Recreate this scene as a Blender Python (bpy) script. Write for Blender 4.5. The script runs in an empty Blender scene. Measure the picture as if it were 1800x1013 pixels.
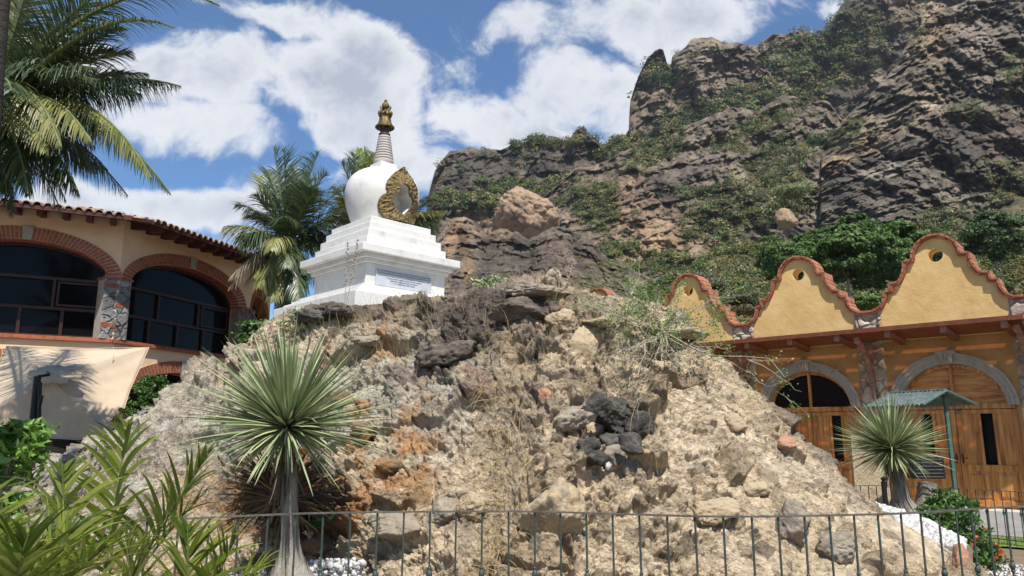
import bpy, bmesh, math, random
import numpy as np
from mathutils import Vector, Matrix, Quaternion
R = math.radians
rng = np.random.default_rng(7); random.seed(7)
scene = bpy.context.scene
col = bpy.data.collections.new('place'); scene.collection.children.link(col)

# ------------------------------------------------------------------ camera
FPX, PITCH, EYE = 1310.0, R(11), 1.6
cd = bpy.data.cameras.new('camera'); cam = bpy.data.objects.new('camera', cd); col.objects.link(cam)
cd.sensor_width = 36; cd.lens = FPX/1800*36; cd.clip_start = 0.05; cd.clip_end = 5000
cam.location = (0, 0, EYE); cam.rotation_euler = (R(90)+PITCH, 0, 0); scene.camera = cam

# ------------------------------------------------------------------ sky, sun, exposure
SUN_AZ, SUN_EL = R(166), R(58)       # azimuth clockwise from +Y
sdir = Vector((math.sin(SUN_AZ)*math.cos(SUN_EL), math.cos(SUN_AZ)*math.cos(SUN_EL), math.sin(SUN_EL)))
sd = bpy.data.lights.new('sun', 'SUN'); sd.energy = 5.0; sd.angle = R(0.5); sd.color = (1, .95, .87)
so = bpy.data.objects.new('sun', sd); col.objects.link(so); so.rotation_euler = sdir.to_track_quat('Z', 'Y').to_euler()
scene.view_settings.view_transform = 'Standard'; scene.view_settings.look = 'None'
scene.view_settings.exposure = 0.55; scene.view_settings.gamma = 1

def build_world():
    w = bpy.data.worlds.new('World'); scene.world = w; w.use_nodes = True
    nt = w.node_tree; N = nt.nodes; L = nt.links; N.clear()
    out = N.new('ShaderNodeOutputWorld'); bg = N.new('ShaderNodeBackground'); bg.inputs[1].default_value = 0.092
    sky = N.new('ShaderNodeTexSky'); sky.sky_type = 'NISHITA'; sky.sun_disc = False
    sky.sun_elevation = SUN_EL; sky.sun_rotation = SUN_AZ; sky.altitude = 1700; sky.air_density = 1.0; sky.dust_density = 0.4; sky.ozone_density = 2.2
    hs = N.new('ShaderNodeHueSaturation'); hs.inputs['Saturation'].default_value = 1.28; hs.inputs['Value'].default_value = 1.12
    L.new(sky.outputs[0], hs.inputs['Color'])
    tc = N.new('ShaderNodeTexCoord'); sx = N.new('ShaderNodeSeparateXYZ'); L.new(tc.outputs['Generated'], sx.inputs[0])
    def M(op, a, b=None, c=None, clamp=False):
        n = N.new('ShaderNodeMath'); n.operation = op; n.use_clamp = clamp
        for i, v in enumerate((a, b, c)):
            if v is None: continue
            if isinstance(v, (int, float)): n.inputs[i].default_value = v
            else: L.new(v, n.inputs[i])
        return n.outputs[0]
    ay = M('MAXIMUM', M('ABSOLUTE', sx.outputs[1]), 0.08)
    u = M('DIVIDE', sx.outputs[0], ay); v = M('DIVIDE', sx.outputs[2], ay)
    cm = N.new('ShaderNodeCombineXYZ'); L.new(u, cm.inputs[0]); L.new(v, cm.inputs[1])
    uv = cm.outputs[0]
    n0 = N.new('ShaderNodeTexNoise'); n0.inputs['Scale'].default_value = 3.0; n0.inputs['Detail'].default_value = 5; L.new(uv, n0.inputs['Vector'])
    # warp
    va = N.new('ShaderNodeVectorMath'); va.operation = 'SUBTRACT'; L.new(n0.outputs['Color'], va.inputs[0]); va.inputs[1].default_value = (.5, .5, .5)
    vs = N.new('ShaderNodeVectorMath'); vs.operation = 'SCALE'; L.new(va.outputs[0], vs.inputs[0]); vs.inputs['Scale'].default_value = 0.2
    vw = N.new('ShaderNodeVectorMath'); vw.operation = 'ADD'; L.new(uv, vw.inputs[0]); L.new(vs.outputs[0], vw.inputs[1])
    def uvof(px, py):
        x = (px-900)/FPX; y = -(py-506.5)/FPX
        d = Vector((x, math.cos(PITCH)-y*math.sin(PITCH), math.sin(PITCH)+y*math.cos(PITCH)))
        return d.x/d.y, d.z/d.y
    blobs = [(330,140,230,100,1.0,-10),(560,160,200,120,1.0,12),(300,235,230,60,.85,10),(620,240,150,65,.85,10),(500,30,200,50,.75,15),(640,95,130,75,.95,20),
             (1130,30,300,75,.88,-5),(1030,160,140,120,.85,20),(860,225,130,80,.85,20),(950,260,200,70,.9,5),(770,110,100,50,.45,25),(1330,0,150,60,.6,0),
             (330,362,170,34,.95,4),(180,350,150,40,.9,0),(600,330,230,40,.5,0),(740,320,90,50,.75,0),(60,200,160,120,.6,0),(1440,10,50,40,.5,0),(200,-60,160,50,.6,0),(-250,200,300,160,.9,0),(2200,0,500,300,.8,0)]
    acc = None
    for (px, py, rx, ry, s, rot) in blobs:
        cu, cv = uvof(px, py)
        sb = N.new('ShaderNodeVectorMath'); sb.operation = 'SUBTRACT'; L.new(vw.outputs[0], sb.inputs[0]); sb.inputs[1].default_value = (cu, cv, 0)
        mp = N.new('ShaderNodeMapping'); mp.vector_type = 'TEXTURE'; L.new(sb.outputs[0], mp.inputs['Vector'])
        mp.inputs['Rotation'].default_value = (0, 0, -R(rot)); mp.inputs['Scale'].default_value = (rx/1250, ry/1250, 1)
        ln = N.new('ShaderNodeVectorMath'); ln.operation = 'LENGTH'; L.new(mp.outputs[0], ln.inputs[0])
        mr = N.new('ShaderNodeMapRange'); mr.interpolation_type = 'SMOOTHSTEP'; L.new(ln.outputs['Value'], mr.inputs[0])
        mr.inputs[1].default_value = 0.05; mr.inputs[2].default_value = 1.6; mr.inputs[3].default_value = s; mr.inputs[4].default_value = 0
        acc = mr.outputs[0] if acc is None else M('MAXIMUM', acc, mr.outputs[0])
    n1 = N.new('ShaderNodeTexNoise'); n1.inputs['Scale'].default_value = 6.5; n1.inputs['Detail'].default_value = 9; n1.inputs['Roughness'].default_value = .6; L.new(vw.outputs[0], n1.inputs['Vector'])
    dens = M('ADD', acc, M('MULTIPLY', M('SUBTRACT', n1.outputs[0], .5), 2.5))
    mr = N.new('ShaderNodeMapRange'); mr.interpolation_type = 'SMOOTHSTEP'; L.new(dens, mr.inputs[0])
    mr.inputs[1].default_value = 0.26; mr.inputs[2].default_value = 0.7; mr.inputs[3].default_value = 0.05; mr.inputs[4].default_value = 0.97
    # thickness -> grey undersides, bright rims
    n2 = N.new('ShaderNodeTexNoise'); n2.inputs['Scale'].default_value = 5.5; n2.inputs['Detail'].default_value = 8; n2.inputs['Roughness'].default_value = .55
    sh = N.new('ShaderNodeVectorMath'); sh.operation = 'ADD'; L.new(vw.outputs[0], sh.inputs[0]); sh.inputs[1].default_value = (3.1, 1.7, 0); L.new(sh.outputs[0], n2.inputs['Vector'])
    thick = M('MULTIPLY', M('SUBTRACT', dens, .5), M('MULTIPLY', M('SUBTRACT', n2.outputs[0], .22), 3.2), clamp=True)
    cr = N.new('ShaderNodeValToRGB'); L.new(thick, cr.inputs[0])
    e = cr.color_ramp.elements; e[0].position = 0.0; e[0].color = (6.9, 7.0, 7.2, 1); e[1].position = .7; e[1].color = (3.7, 4.05, 4.8, 1)
    mx = N.new('ShaderNodeMix'); mx.data_type = 'RGBA'; L.new(mr.outputs[0], mx.inputs['Factor']); L.new(hs.outputs[0], mx.inputs['A']); L.new(cr.outputs[0], mx.inputs['B'])
    L.new(mx.outputs['Result'], bg.inputs[0]); L.new(bg.outputs[0], out.inputs[0])
build_world()

# ------------------------------------------------------------------ picture <-> place
def ray(px, py):
    x = (px-900)/FPX; y = -(py-506.5)/FPX
    return np.array([x, math.cos(PITCH)-y*math.sin(PITCH), math.sin(PITCH)+y*math.cos(PITCH)])
def atY(px, py, Y):
    r = ray(px, py); return np.array([0, 0, EYE])+r*Y/r[1]
def atZ(px, py, z):
    r = ray(px, py); return np.array([0, 0, EYE])+r*(z-EYE)/r[2]
def atYn(px, py, Y):           # arrays
    px, py, Y = np.broadcast_arrays(px, py, Y)
    x = (px-900)/FPX; y = -(py-506.5)/FPX
    dy = math.cos(PITCH)-y*math.sin(PITCH); dz = math.sin(PITCH)+y*math.cos(PITCH)
    k = Y/dy
    return np.stack([x*k, Y, EYE+dz*k], -1)
def proj(V):
    d = V-np.array([0, 0, EYE]); f = d[..., 1]*math.cos(PITCH)+d[..., 2]*math.sin(PITCH); up = -d[..., 1]*math.sin(PITCH)+d[..., 2]*math.cos(PITCH)
    return 900+FPX*d[..., 0]/f, 506.5-FPX*up/f

# ------------------------------------------------------------------ numpy noise
def _h(ix, iy, iz, s):
    n = (ix.astype(np.int64)*73856093) ^ (iy.astype(np.int64)*19349663) ^ (iz.astype(np.int64)*83492791) ^ (s*2654435761)
    n = (n ^ (n >> 13))*1274126177 & 0xffffffff
    n = (n ^ (n >> 16))*2246822519 & 0xffffffff
    return ((n ^ (n >> 15)) & 0xffffff)/float(0xffffff)
def vnoise(p, s=0):
    i = np.floor(p); f = p-i; f = f*f*f*(f*(f*6-15)+10)
    ix, iy, iz = i[..., 0], i[..., 1], i[..., 2]; r = 0
    for a in (0, 1):
        wa = f[..., 0] if a else 1-f[..., 0]
        for b in (0, 1):
            wb = wa*(f[..., 1] if b else 1-f[..., 1])
            for c in (0, 1):
                r = r+wb*(f[..., 2] if c else 1-f[..., 2])*_h(ix+a, iy+b, iz+c, s)
    return r*2-1
def fbm(p, o=4, s=0, g=.5):
    r = 0; a = 1; t = 0
    for k in range(o): r = r+a*vnoise(p*2**k+k*17.3, s+k); t += a; a *= g
    return r/t
def ridged(p, o=4, s=0, g=.5):
    r = 0; a = 1; t = 0
    for k in range(o): r = r+a*(1-np.abs(vnoise(p*2**k+k*9.1, s+k))*1.6); t += a; a *= g
    return r/t
def worley(p, s=0):
    i = np.floor(p); f1 = np.full(p.shape[:-1], 9.); f2 = f1.copy(); idv = np.zeros_like(f1)
    for a in (-1, 0, 1):
        for b in (-1, 0, 1):
            for c in (-1, 0, 1):
                cx, cy, cz = i[..., 0]+a, i[..., 1]+b, i[..., 2]+c
                dx = cx+_h(cx, cy, cz, s)-p[..., 0]; dy = cy+_h(cx, cy, cz, s+1)-p[..., 1]; dz = cz+_h(cx, cy, cz, s+2)-p[..., 2]
                d = np.sqrt(dx*dx+dy*dy+dz*dz); m = d < f1
                f2 = np.where(m, f1, np.minimum(f2, d)); idv = np.where(m, _h(cx, cy, cz, s+3), idv); f1 = np.where(m, d, f1)
    return f1, f2, idv
def facets(p, s=0):
    """cellular blocks: edge distance, id, and a random tilt of each block's face"""
    i = np.floor(p); f1 = np.full(p.shape[:-1], 9.); f2 = f1.copy(); idv = np.zeros_like(f1); tl = np.zeros_like(f1)
    for a in (-1, 0, 1):
        for b in (-1, 0, 1):
            for c in (-1, 0, 1):
                cx, cy, cz = i[..., 0]+a, i[..., 1]+b, i[..., 2]+c
                hx, hy, hz = _h(cx, cy, cz, s), _h(cx, cy, cz, s+1), _h(cx, cy, cz, s+2)
                dx = cx+hx-p[..., 0]; dy = cy+hy-p[..., 1]; dz = cz+hz-p[..., 2]
                d = dx*dx+dy*dy+dz*dz; m = d < f1; f2 = np.where(m, f1, np.minimum(f2, d))
                hh = _h(cx, cy, cz, s+3); idv = np.where(m, hh, idv)
                tl = np.where(m, dx*((hh*7.1) % 1-.5)*2+dy*((hh*13.7) % 1-.5)*2+dz*((hh*29.3) % 1-.5)*2, tl); f1 = np.where(m, d, f1)
    return np.sqrt(f2)-np.sqrt(f1), idv, tl
def sstep(a, b, x):
    t = np.clip((x-a)/(b-a), 0, 1); return t*t*(3-2*t)

# ------------------------------------------------------------------ scene helpers
def tag(o, label=None, cat=None, group=None, kind=None):
    if label: o['label'] = label
    if cat: o['category'] = cat
    if group: o['group'] = group
    if kind: o['kind'] = kind
    return o
def thing(name, label, cat, loc=(0, 0, 0), rz=0, group=None):
    o = bpy.data.objects.new(name, None); col.objects.link(o); o.empty_display_size = .1
    o.location = loc; o.rotation_euler = (0, 0, rz); return tag(o, label, cat, group)
def link_mesh(name, me, m, parent=None, smooth=False):
    if m is not None: me.materials.append(m)
    o = bpy.data.objects.new(name, me); col.objects.link(o)
    if parent is not None:
        o.parent = parent
    if smooth: me.polygons.foreach_set('use_smooth', [True]*len(me.polygons))
    return o
def np_mesh(name, V, F, m, parent=None, smooth=False, colors=None):
    V = np.asarray(V, np.float32).reshape(-1, 3); F = np.asarray(F, np.int32); k = F.shape[1]
    if parent is not None: V = to_local(parent, V)
    me = bpy.data.meshes.new(name); me.vertices.add(len(V)); me.vertices.foreach_set('co', V.ravel())
    me.loops.add(F.size); me.loops.foreach_set('vertex_index', F.ravel())
    me.polygons.add(len(F)); me.polygons.foreach_set('loop_start', np.arange(0, F.size, k, dtype=np.int32)); me.polygons.foreach_set('loop_total', np.full(len(F), k, np.int32))
    me.update(calc_edges=True)
    if colors is not None:
        at = me.color_attributes.new('tint', 'FLOAT_COLOR', 'POINT'); c = np.ones((len(V), 4), np.float32); c[:, :3] = colors.reshape(-1, 3); at.data.foreach_set('color', c.ravel())
    me.validate()
    return link_mesh(name, me, m, parent, smooth)
def to_local(parent, V):
    mw = Matrix.Identity(4); q = parent
    while q is not None: mw = q.matrix_basis @ mw; q = q.parent
    inv = np.array(mw.inverted()); return (np.asarray(V)@inv[:3, :3].T+inv[:3, 3]).astype(np.float32)
def grid_faces(H, W, flip=False):
    i = np.arange(H*W).reshape(H, W); a, b, c, d = i[:-1, :-1], i[:-1, 1:], i[1:, 1:], i[1:, :-1]
    q = np.stack([a, b, c, d] if not flip else [d, c, b, a], -1); return q.reshape(-1, 4)

class MB:
    """collects world-space geometry for ONE mesh"""
    def __init__(s, fr=None): s.v = []; s.f = []; s.fr = fr
    def add(s, vs, fs):
        b = len(s.v)
        for p in vs:
            s.v.append(tuple(s.fr(*p)) if s.fr else tuple(p))
        for f in fs: s.f.append([b+i for i in f])
    def box(s, a, b):
        x0, y0, z0 = a; x1, y1, z1 = b
        s.add([(x0,y0,z0),(x1,y0,z0),(x1,y1,z0),(x0,y1,z0),(x0,y0,z1),(x1,y0,z1),(x1,y1,z1),(x0,y1,z1)],
              [(0,3,2,1),(4,5,6,7),(0,1,5,4),(1,2,6,5),(2,3,7,6),(3,0,4,7)])
    def prism(s, poly, z0, z1, axes=(0, 1, 2)):   # polygon in axes[0],axes[1]; extruded in axes[2]; convex or n-gon
        n = len(poly); vs = []
        for z in (z0, z1):
            for p in poly:
                q = [0, 0, 0]; q[axes[0]] = p[0]; q[axes[1]] = p[1]; q[axes[2]] = z; vs.append(tuple(q))
        s.add(vs, [list(range(n))[::-1], list(range(n, 2*n))]+[(i, (i+1) % n, n+(i+1) % n, n+i) for i in range(n)])
    def tube(s, pts, rad, n=6, cap=True):
        P = [Vector(s.fr(*p)) if s.fr else Vector(p) for p in pts]; m = len(P)
        if not hasattr(rad, '__len__'): rad = [rad]*m
        b = len(s.v); up = Vector((.12, .31, .94))
        t0 = (P[1]-P[0]).normalized(); side = t0.cross(up)
        if side.length < .1: side = t0.cross(Vector((1, 0, 0)))
        side.normalize()
        for i in range(m):
            t = (P[min(i+1, m-1)]-P[max(i-1, 0)])
            if t.length < 1e-9: t = t0
            t = t.normalized(); side = (side-t*side.dot(t)).normalized(); o = t.cross(side)
            for k in range(n):
                a = 2*math.pi*k/n; s.v.append(tuple(P[i]+(side*math.cos(a)+o*math.sin(a))*rad[i]))
        for i in range(m-1):
            for k in range(n): s.f.append([b+i*n+k, b+i*n+(k+1) % n, b+(i+1)*n+(k+1) % n, b+(i+1)*n+k])
        if cap: s.f.append([b+k for k in range(n)][::-1]); s.f.append([b+(m-1)*n+k for k in range(n)])
    def lathe(s, c, prof, n=24):
        vs = []; m = len(prof)
        for (r, z) in prof:
            for k in range(n): a = 2*math.pi*k/n; vs.append((c[0]+r*math.cos(a), c[1]+r*math.sin(a), c[2]+z))
        fs = [(i*n+k, i*n+(k+1) % n, (i+1)*n+(k+1) % n, (i+1)*n+k) for i in range(m-1) for k in range(n)]
        fs.append([k for k in range(n)][::-1]); fs.append([(m-1)*n+k for k in range(n)]); s.add(vs, fs)
    def build(s, name, m, parent=None, smooth=False, bevel=0):
        V = np.array(s.v, np.float32)
        if parent is not None: V = to_local(parent, V)
        me = bpy.data.meshes.new(name); me.from_pydata(V.tolist(), [], s.f)
        bm = bmesh.new(); bm.from_mesh(me); bmesh.ops.recalc_face_normals(bm, faces=bm.faces)
        if bevel:
            eg = [e for e in bm.edges if len(e.link_faces) == 2 and e.calc_face_angle(0) > .6]
            bmesh.ops.bevel(bm, geom=eg, offset=bevel, segments=1, affect='EDGES', clamp_overlap=True)
        bm.to_mesh(me); bm.free()
        o = link_mesh(name, me, m, parent)
        if smooth:
            me.polygons.foreach_set('use_smooth', [True]*len(me.polygons)); me.update()
            try: me.set_sharp_from_angle(angle=R(40))
            except Exception: pass
        return o

def slab(name, outer, holes, y0, y1, fr, m, parent):
    """plate in the (x,z) plane of frame fr between offsets y0,y1 with holes"""
    bm = bmesh.new(); loops = []
    for lp in [outer]+holes:
        vs = [bm.verts.new((p[0], 0, p[1])) for p in lp]; loops.append(vs)
        for i in range(len(vs)): bm.edges.new((vs[i], vs[(i+1) % len(vs)]))
    bmesh.ops.triangle_fill(bm, edges=bm.edges[:], use_beauty=True)
    tris = [[v.index for v in f.verts] for f in bm.faces] if bm.verts.index_update() is None else []
    V = [(v.co.x, v.co.z) for v in bm.verts]; n = len(V)
    idx = [[v.index for v in l] for l in loops]; bm.free()
    mb = MB(fr); vs = [(x, y0, z) for x, z in V]+[(x, y1, z) for x, z in V]
    fs = [t for t in tris]+[[i+n for i in t][::-1] for t in tris]
    for l in idx:
        for i in range(len(l)): a, b = l[i], l[(i+1) % len(l)]; fs.append((a, b, b+n, a+n))
    mb.add(vs, fs); return mb.build(name, m, parent)

# ------------------------------------------------------------------ materials
def new_mat(name):
    m = bpy.data.materials.new(name); m.use_nodes = True; nt = m.node_tree
    return m, nt, nt.nodes, nt.links, nt.nodes['Principled BSDF']
def mat(name, cols, scale=4, detail=6, bump=0, bscale=None, rough=.8, metal=0, spec=.3, stretch=(1, 1, 1), tint=False, var=.6, bdist=.02, coat=0):
    m, nt, N, L, b = new_mat(name)
    tc = N.new('ShaderNodeTexCoord'); mp = N.new('ShaderNodeMapping'); L.new(tc.outputs['Object'], mp.inputs[0]); mp.inputs['Scale'].default_value = stretch
    n = N.new('ShaderNodeTexNoise'); n.inputs['Scale'].default_value = scale; n.inputs['Detail'].default_value = detail; n.inputs['Roughness'].default_value = var; L.new(mp.outputs[0], n.inputs['Vector'])
    cr = N.new('ShaderNodeValToRGB'); L.new(n.outputs[0], cr.inputs[0]); e = cr.color_ramp.elements
    k = len(cols)
    for i, c in enumerate(cols):
        pos = .3+.4*i/max(1, k-1)
        el = e[0] if i == 0 else (e[1] if i == 1 else e.new(pos)); el.position = pos; el.color = (*c, 1)
    src = cr.outputs[0]
    if tint:
        at = N.new('ShaderNodeAttribute'); at.attribute_name = 'tint'
        mx = N.new('ShaderNodeMix'); mx.data_type = 'RGBA'; mx.blend_type = 'MULTIPLY'; mx.inputs['Factor'].default_value = 1
        L.new(at.outputs['Color'], mx.inputs['A']); L.new(src, mx.inputs['B']); src = mx.outputs['Result']
    L.new(src, b.inputs['Base Color']); b.inputs['Roughness'].default_value = rough; b.inputs['Metallic'].default_value = metal
    b.inputs['Specular IOR Level'].default_value = spec; b.inputs['Coat Weight'].default_value = coat
    if bump:
        n2 = N.new('ShaderNodeTexNoise'); n2.inputs['Scale'].default_value = bscale or scale*4; n2.inputs['Detail'].default_value = 8; n2.inputs['Roughness'].default_value = .65; L.new(mp.outputs[0], n2.inputs['Vector'])
        bp = N.new('ShaderNodeBump'); bp.inputs['Strength'].default_value = bump; bp.inputs['Distance'].default_value = bdist; L.new(n2.outputs[0], bp.inputs['Height']); L.new(bp.outputs[0], b.inputs['Normal'])
    return m
def leaf_mat(name, cols, scale=2., rough=.5, trans=.3, tint=False, spec=.4):
    m, nt, N, L, b = new_mat(name)
    gi = N.new('ShaderNodeNewGeometry'); cr = N.new('ShaderNodeValToRGB')
    L.new(gi.outputs['Random Per Island'], cr.inputs[0]); e = cr.color_ramp.elements; k = len(cols)
    for i, c in enumerate(cols):
        pos = i/max(1, k-1); el = e[0] if i == 0 else (e[1] if i == 1 else e.new(pos)); el.position = pos; el.color = (*c, 1)
    src = cr.outputs[0]
    if tint:
        at = N.new('ShaderNodeAttribute'); at.attribute_name = 'tint'; mx = N.new('ShaderNodeMix'); mx.data_type = 'RGBA'; mx.blend_type = 'MULTIPLY'; mx.inputs['Factor'].default_value = 1
        L.new(at.outputs['Color'], mx.inputs['A']); L.new(src, mx.inputs['B']); src = mx.outputs['Result']
    L.new(src, b.inputs['Base Color']); b.inputs['Roughness'].default_value = rough; b.inputs['Specular IOR Level'].default_value = spec
    tr = N.new('ShaderNodeBsdfTranslucent'); L.new(src, tr.inputs[0]); ms = N.new('ShaderNodeMixShader'); ms.inputs[0].default_value = trans
    L.new(b.outputs[0], ms.inputs[1]); L.new(tr.outputs[0], ms.inputs[2]); L.new(ms.outputs[0], N['Material Output'].inputs[0])
    return m
MT = {}
MT['white'] = mat('white_plaster', [(.5,.49,.46), (.61,.6,.575), (.65,.64,.61), (.58,.565,.53)], 3.5, bump=.25, bscale=18, rough=.75, bdist=.01)
MT['gold'] = mat('gilded_relief', [(.04,.027,.01), (.11,.075,.028), (.28,.21,.095), (.055,.036,.014)], 30, bump=1, bscale=45, rough=.5, metal=.35, bdist=.02)
MT['golddk'] = mat('aged_gold', [(.035,.026,.01), (.12,.09,.035), (.33,.26,.13)], 22, bump=1, bscale=50, rough=.42, metal=.6, bdist=.015)
MT['ring'] = mat('grey_spire_plaster', [(.38,.34,.31), (.5,.45,.42)], 8, bump=.2, rough=.7)
MT['ringdk'] = mat('dark_spire_band', [(.05,.04,.035), (.09,.07,.06)], 8, rough=.6)
MT['plaque'] = mat('grey_stone_plaque', [(.4,.43,.47), (.5,.53,.57)], 10, rough=.4)
MT['ink'] = mat('engraved_lettering', [(.03,.035,.05), (.05,.05,.07)], 10, rough=.6)
MT['ochre'] = mat('yellow_plaster', [(.58,.38,.15), (.67,.45,.185), (.71,.51,.235)], 2.2, bump=.5, bscale=9, rough=.85, bdist=.02)
MT['shadeochre'] = mat('yellow_plaster_shade_tint', [(.34,.17,.06), (.43,.23,.085), (.47,.28,.12)], 2.2, bump=.5, bscale=9, rough=.85, bdist=.02)  # yellow plaster with the awning's shade and amber light mixed into its colour
MT['cream'] = mat('cream_plaster', [(.68,.45,.27), (.76,.54,.345), (.78,.59,.4)], 1.3, bump=.25, bscale=14, rough=.85, bdist=.01)
MT['terra'] = mat('terracotta_brick', [(.2,.075,.045), (.33,.13,.07), (.4,.22,.14)], 9, bump=.4, bscale=40, rough=.8, bdist=.006)
MT['brick'] = mat('red_brick', [(.19,.055,.028), (.33,.105,.052), (.28,.095,.055)], 6, bump=.4, bscale=40, rough=.85, bdist=.006)
MT['mortar'] = mat('pale_mortar', [(.42,.33,.24), (.5,.4,.3)], 12, bump=.3, rough=.9)
MT['greystone'] = mat('carved_grey_stone', [(.24,.215,.18), (.36,.33,.28), (.29,.26,.21)], 5, bump=.6, bscale=24, rough=.85)
MT['rubble'] = mat('rubble_stone', [(.75,.72,.7), (1.1,1.08,1.05)], 9, bump=.8, bscale=30, rough=.9, tint=True)
MT['wood'] = mat('varnished_wood', [(.16,.05,.01), (.46,.19,.045), (.62,.31,.09)], 3.0, bump=.25, bscale=14, rough=.35, spec=.5, stretch=(5, 5, .5), coat=.2)
MT['woodh'] = mat('varnished_wood_planks', [(.18,.055,.012), (.48,.2,.045), (.64,.33,.1)], 2.2, bump=.25, bscale=14, rough=.4, spec=.5, stretch=(1, 1, 7))
MT['redwood'] = mat('red_stained_timber', [(.12,.038,.018), (.2,.065,.03)], 6, bump=.3, bscale=30, rough=.5, stretch=(1, 1, 1))
MT['pinkwood'] = mat('faded_pink_timber', [(.2,.1,.07), (.32,.18,.13)], 8, bump=.3, rough=.7)
MT['maroon'] = mat('dark_maroon_timber', [(.045,.014,.01), (.09,.028,.016)], 6, bump=.3, bscale=30, rough=.55)
MT['darkwood'] = mat('dark_stained_timber', [(.03,.012,.008), (.07,.025,.016)], 8, bump=.3, rough=.5)
MT['tile'] = mat('clay_roof_tile', [(.15,.08,.055), (.32,.21,.15), (.52,.42,.33)], 5, bump=.6, bscale=20, rough=.9)
MT['frame'] = mat('brown_window_frame', [(.025,.01,.008), (.045,.018,.012)], 10, rough=.45)
MT['fence'] = mat('green_painted_iron', [(.03,.055,.05), (.055,.085,.075), (.1,.07,.045)], 18, bump=.3, bscale=60, rough=.5, metal=.3)
MT['fencelight'] = mat('worn_rail_iron', [(.09,.085,.075), (.2,.18,.15)], 14, bump=.3, rough=.45, metal=.5)
MT['black'] = mat('black_metal', [(.01,.01,.012), (.02,.02,.022)], 10, rough=.4, metal=.3)
MT['canvas'] = mat('beige_canvas', [(.44,.35,.25), (.5,.405,.295)], 3, bump=.15, bscale=6, rough=.9)
MT['greenmetal'] = mat('green_painted_sheet', [(.05,.07,.068), (.09,.115,.112), (.16,.18,.175)], 8, bump=.2, rough=.7, metal=.2)
MT['greenpost'] = mat('green_painted_post', [(.045,.095,.08), (.075,.14,.115)], 12, rough=.5)
MT['bark'] = mat('grey_bark', [(.11,.09,.07), (.26,.23,.19), (.36,.33,.29)], 9, bump=1, bscale=30, rough=.95, stretch=(1, 1, .35), bdist=.03)
MT['darkbark'] = mat('dark_palm_bark', [(.02,.017,.015), (.06,.05,.042)], 6, bump=.8, bscale=20, rough=.9, stretch=(1, 1, 2), bdist=.03)
MT['twig'] = mat('pale_twig', [(.26,.22,.16), (.42,.37,.3)], 9, rough=.9)
MT['marble'] = mat('white_pebble', [(.3,.295,.28), (.5,.49,.48), (.6,.59,.575)], 12, bump=.3, bscale=40, rough=.6, bdist=.005)
MT['lava'] = mat('dark_lava_rock', [(.028,.025,.022), (.075,.068,.06), (.15,.135,.115)], 8, bump=1, bscale=26, rough=.95, bdist=.03)
MT['brownrock'] = mat('dark_brown_rock', [(.05,.04,.033), (.12,.095,.075), (.21,.175,.14)], 8, bump=1, bscale=26, rough=.95, bdist=.03)
MT['sandrock'] = mat('sandy_boulder', [(.26,.19,.115), (.42,.33,.21), (.36,.3,.22)], 6, bump=1, bscale=22, rough=.95, bdist=.03)
MT['greyrock'] = mat('grey_boulder', [(.14,.115,.09), (.28,.235,.18), (.36,.305,.235)], 6, bump=1, bscale=22, rough=.95, bdist=.03)
MT['redrock'] = mat('reddish_stone', [(.3,.15,.09), (.42,.24,.16)], 8, bump=.7, rough=.9)
MT['rust'] = mat('orange_lichen_rock', [(.09,.06,.045), (.22,.15,.09), (.42,.17,.035)], 5, bump=1, bscale=22, rough=.95, bdist=.03)
MT['mound'] = mat('conglomerate_rock', [(.6,.57,.53), (1.02,1.0,.98), (1.4,1.36,1.28)], 11, detail=12, bump=1, bscale=20, rough=.95, tint=True, var=.78, bdist=.09)
MT['cliff'] = mat('volcanic_cliff', [(.55,.54,.52), (1.0,1.0,1.0), (1.4,1.36,1.3)], .16, detail=12, bump=1, bscale=.3, rough=.95, tint=True, var=.75, bdist=2.5, stretch=(1, 1, 1.8))
MT['drygrass'] = leaf_mat('dry_straw', [(.36,.26,.12), (.5,.38,.19), (.42,.33,.2)], trans=.2, rough=.8)
MT['frond'] = leaf_mat('palm_frond_green', [(.025,.05,.022), (.055,.09,.035), (.11,.14,.055), (.04,.07,.03)], rough=.38, trans=.22, spec=.55)
MT['frondy'] = leaf_mat('palm_frond_yellowing', [(.12,.14,.03), (.24,.24,.07), (.3,.28,.11), (.07,.1,.035)], rough=.45, trans=.25)
MT['frondd'] = leaf_mat('palm_frond_dry', [(.3,.25,.17), (.42,.36,.27), (.2,.16,.11)], rough=.8, trans=.15)
MT['deadleaf'] = leaf_mat('dead_blade', [(.05,.04,.03), (.16,.12,.08), (.3,.25,.17)], rough=.9, trans=.08)
MT['darkfan'] = leaf_mat('dark_dried_blade', [(.02,.015,.012), (.07,.045,.025), (.12,.08,.05), (.34,.16,.05)], rough=.9, trans=.05)
MT['areca'] = leaf_mat('glossy_green_leaf', [(.09,.14,.018), (.15,.2,.027), (.22,.27,.045), (.36,.37,.09)], rough=.35, trans=.42)
MT['agave'] = leaf_mat('blue_green_blade', [(.12,.17,.075), (.22,.28,.135), (.32,.37,.19), (.44,.46,.26)], rough=.55, trans=.12)
MT['hedge'] = leaf_mat('clipped_hedge_leaf', [(.03,.07,.012), (.06,.13,.025), (.1,.18,.045)], rough=.45, trans=.2)
MT['shrub'] = leaf_mat('fresh_shrub_leaf', [(.08,.17,.025), (.14,.27,.04), (.22,.36,.08)], rough=.45, trans=.3)
MT['treeleaf'] = leaf_mat('tree_leaf', [(.04,.085,.018), (.075,.145,.03), (.13,.21,.05)], rough=.6, trans=.3)
MT['scrub'] = leaf_mat('scrub_leaf', [(.7,.7,.7), (1, 1, 1), (1.3, 1.3, 1.25)], rough=.8, trans=.2, tint=True, spec=.1)
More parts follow.
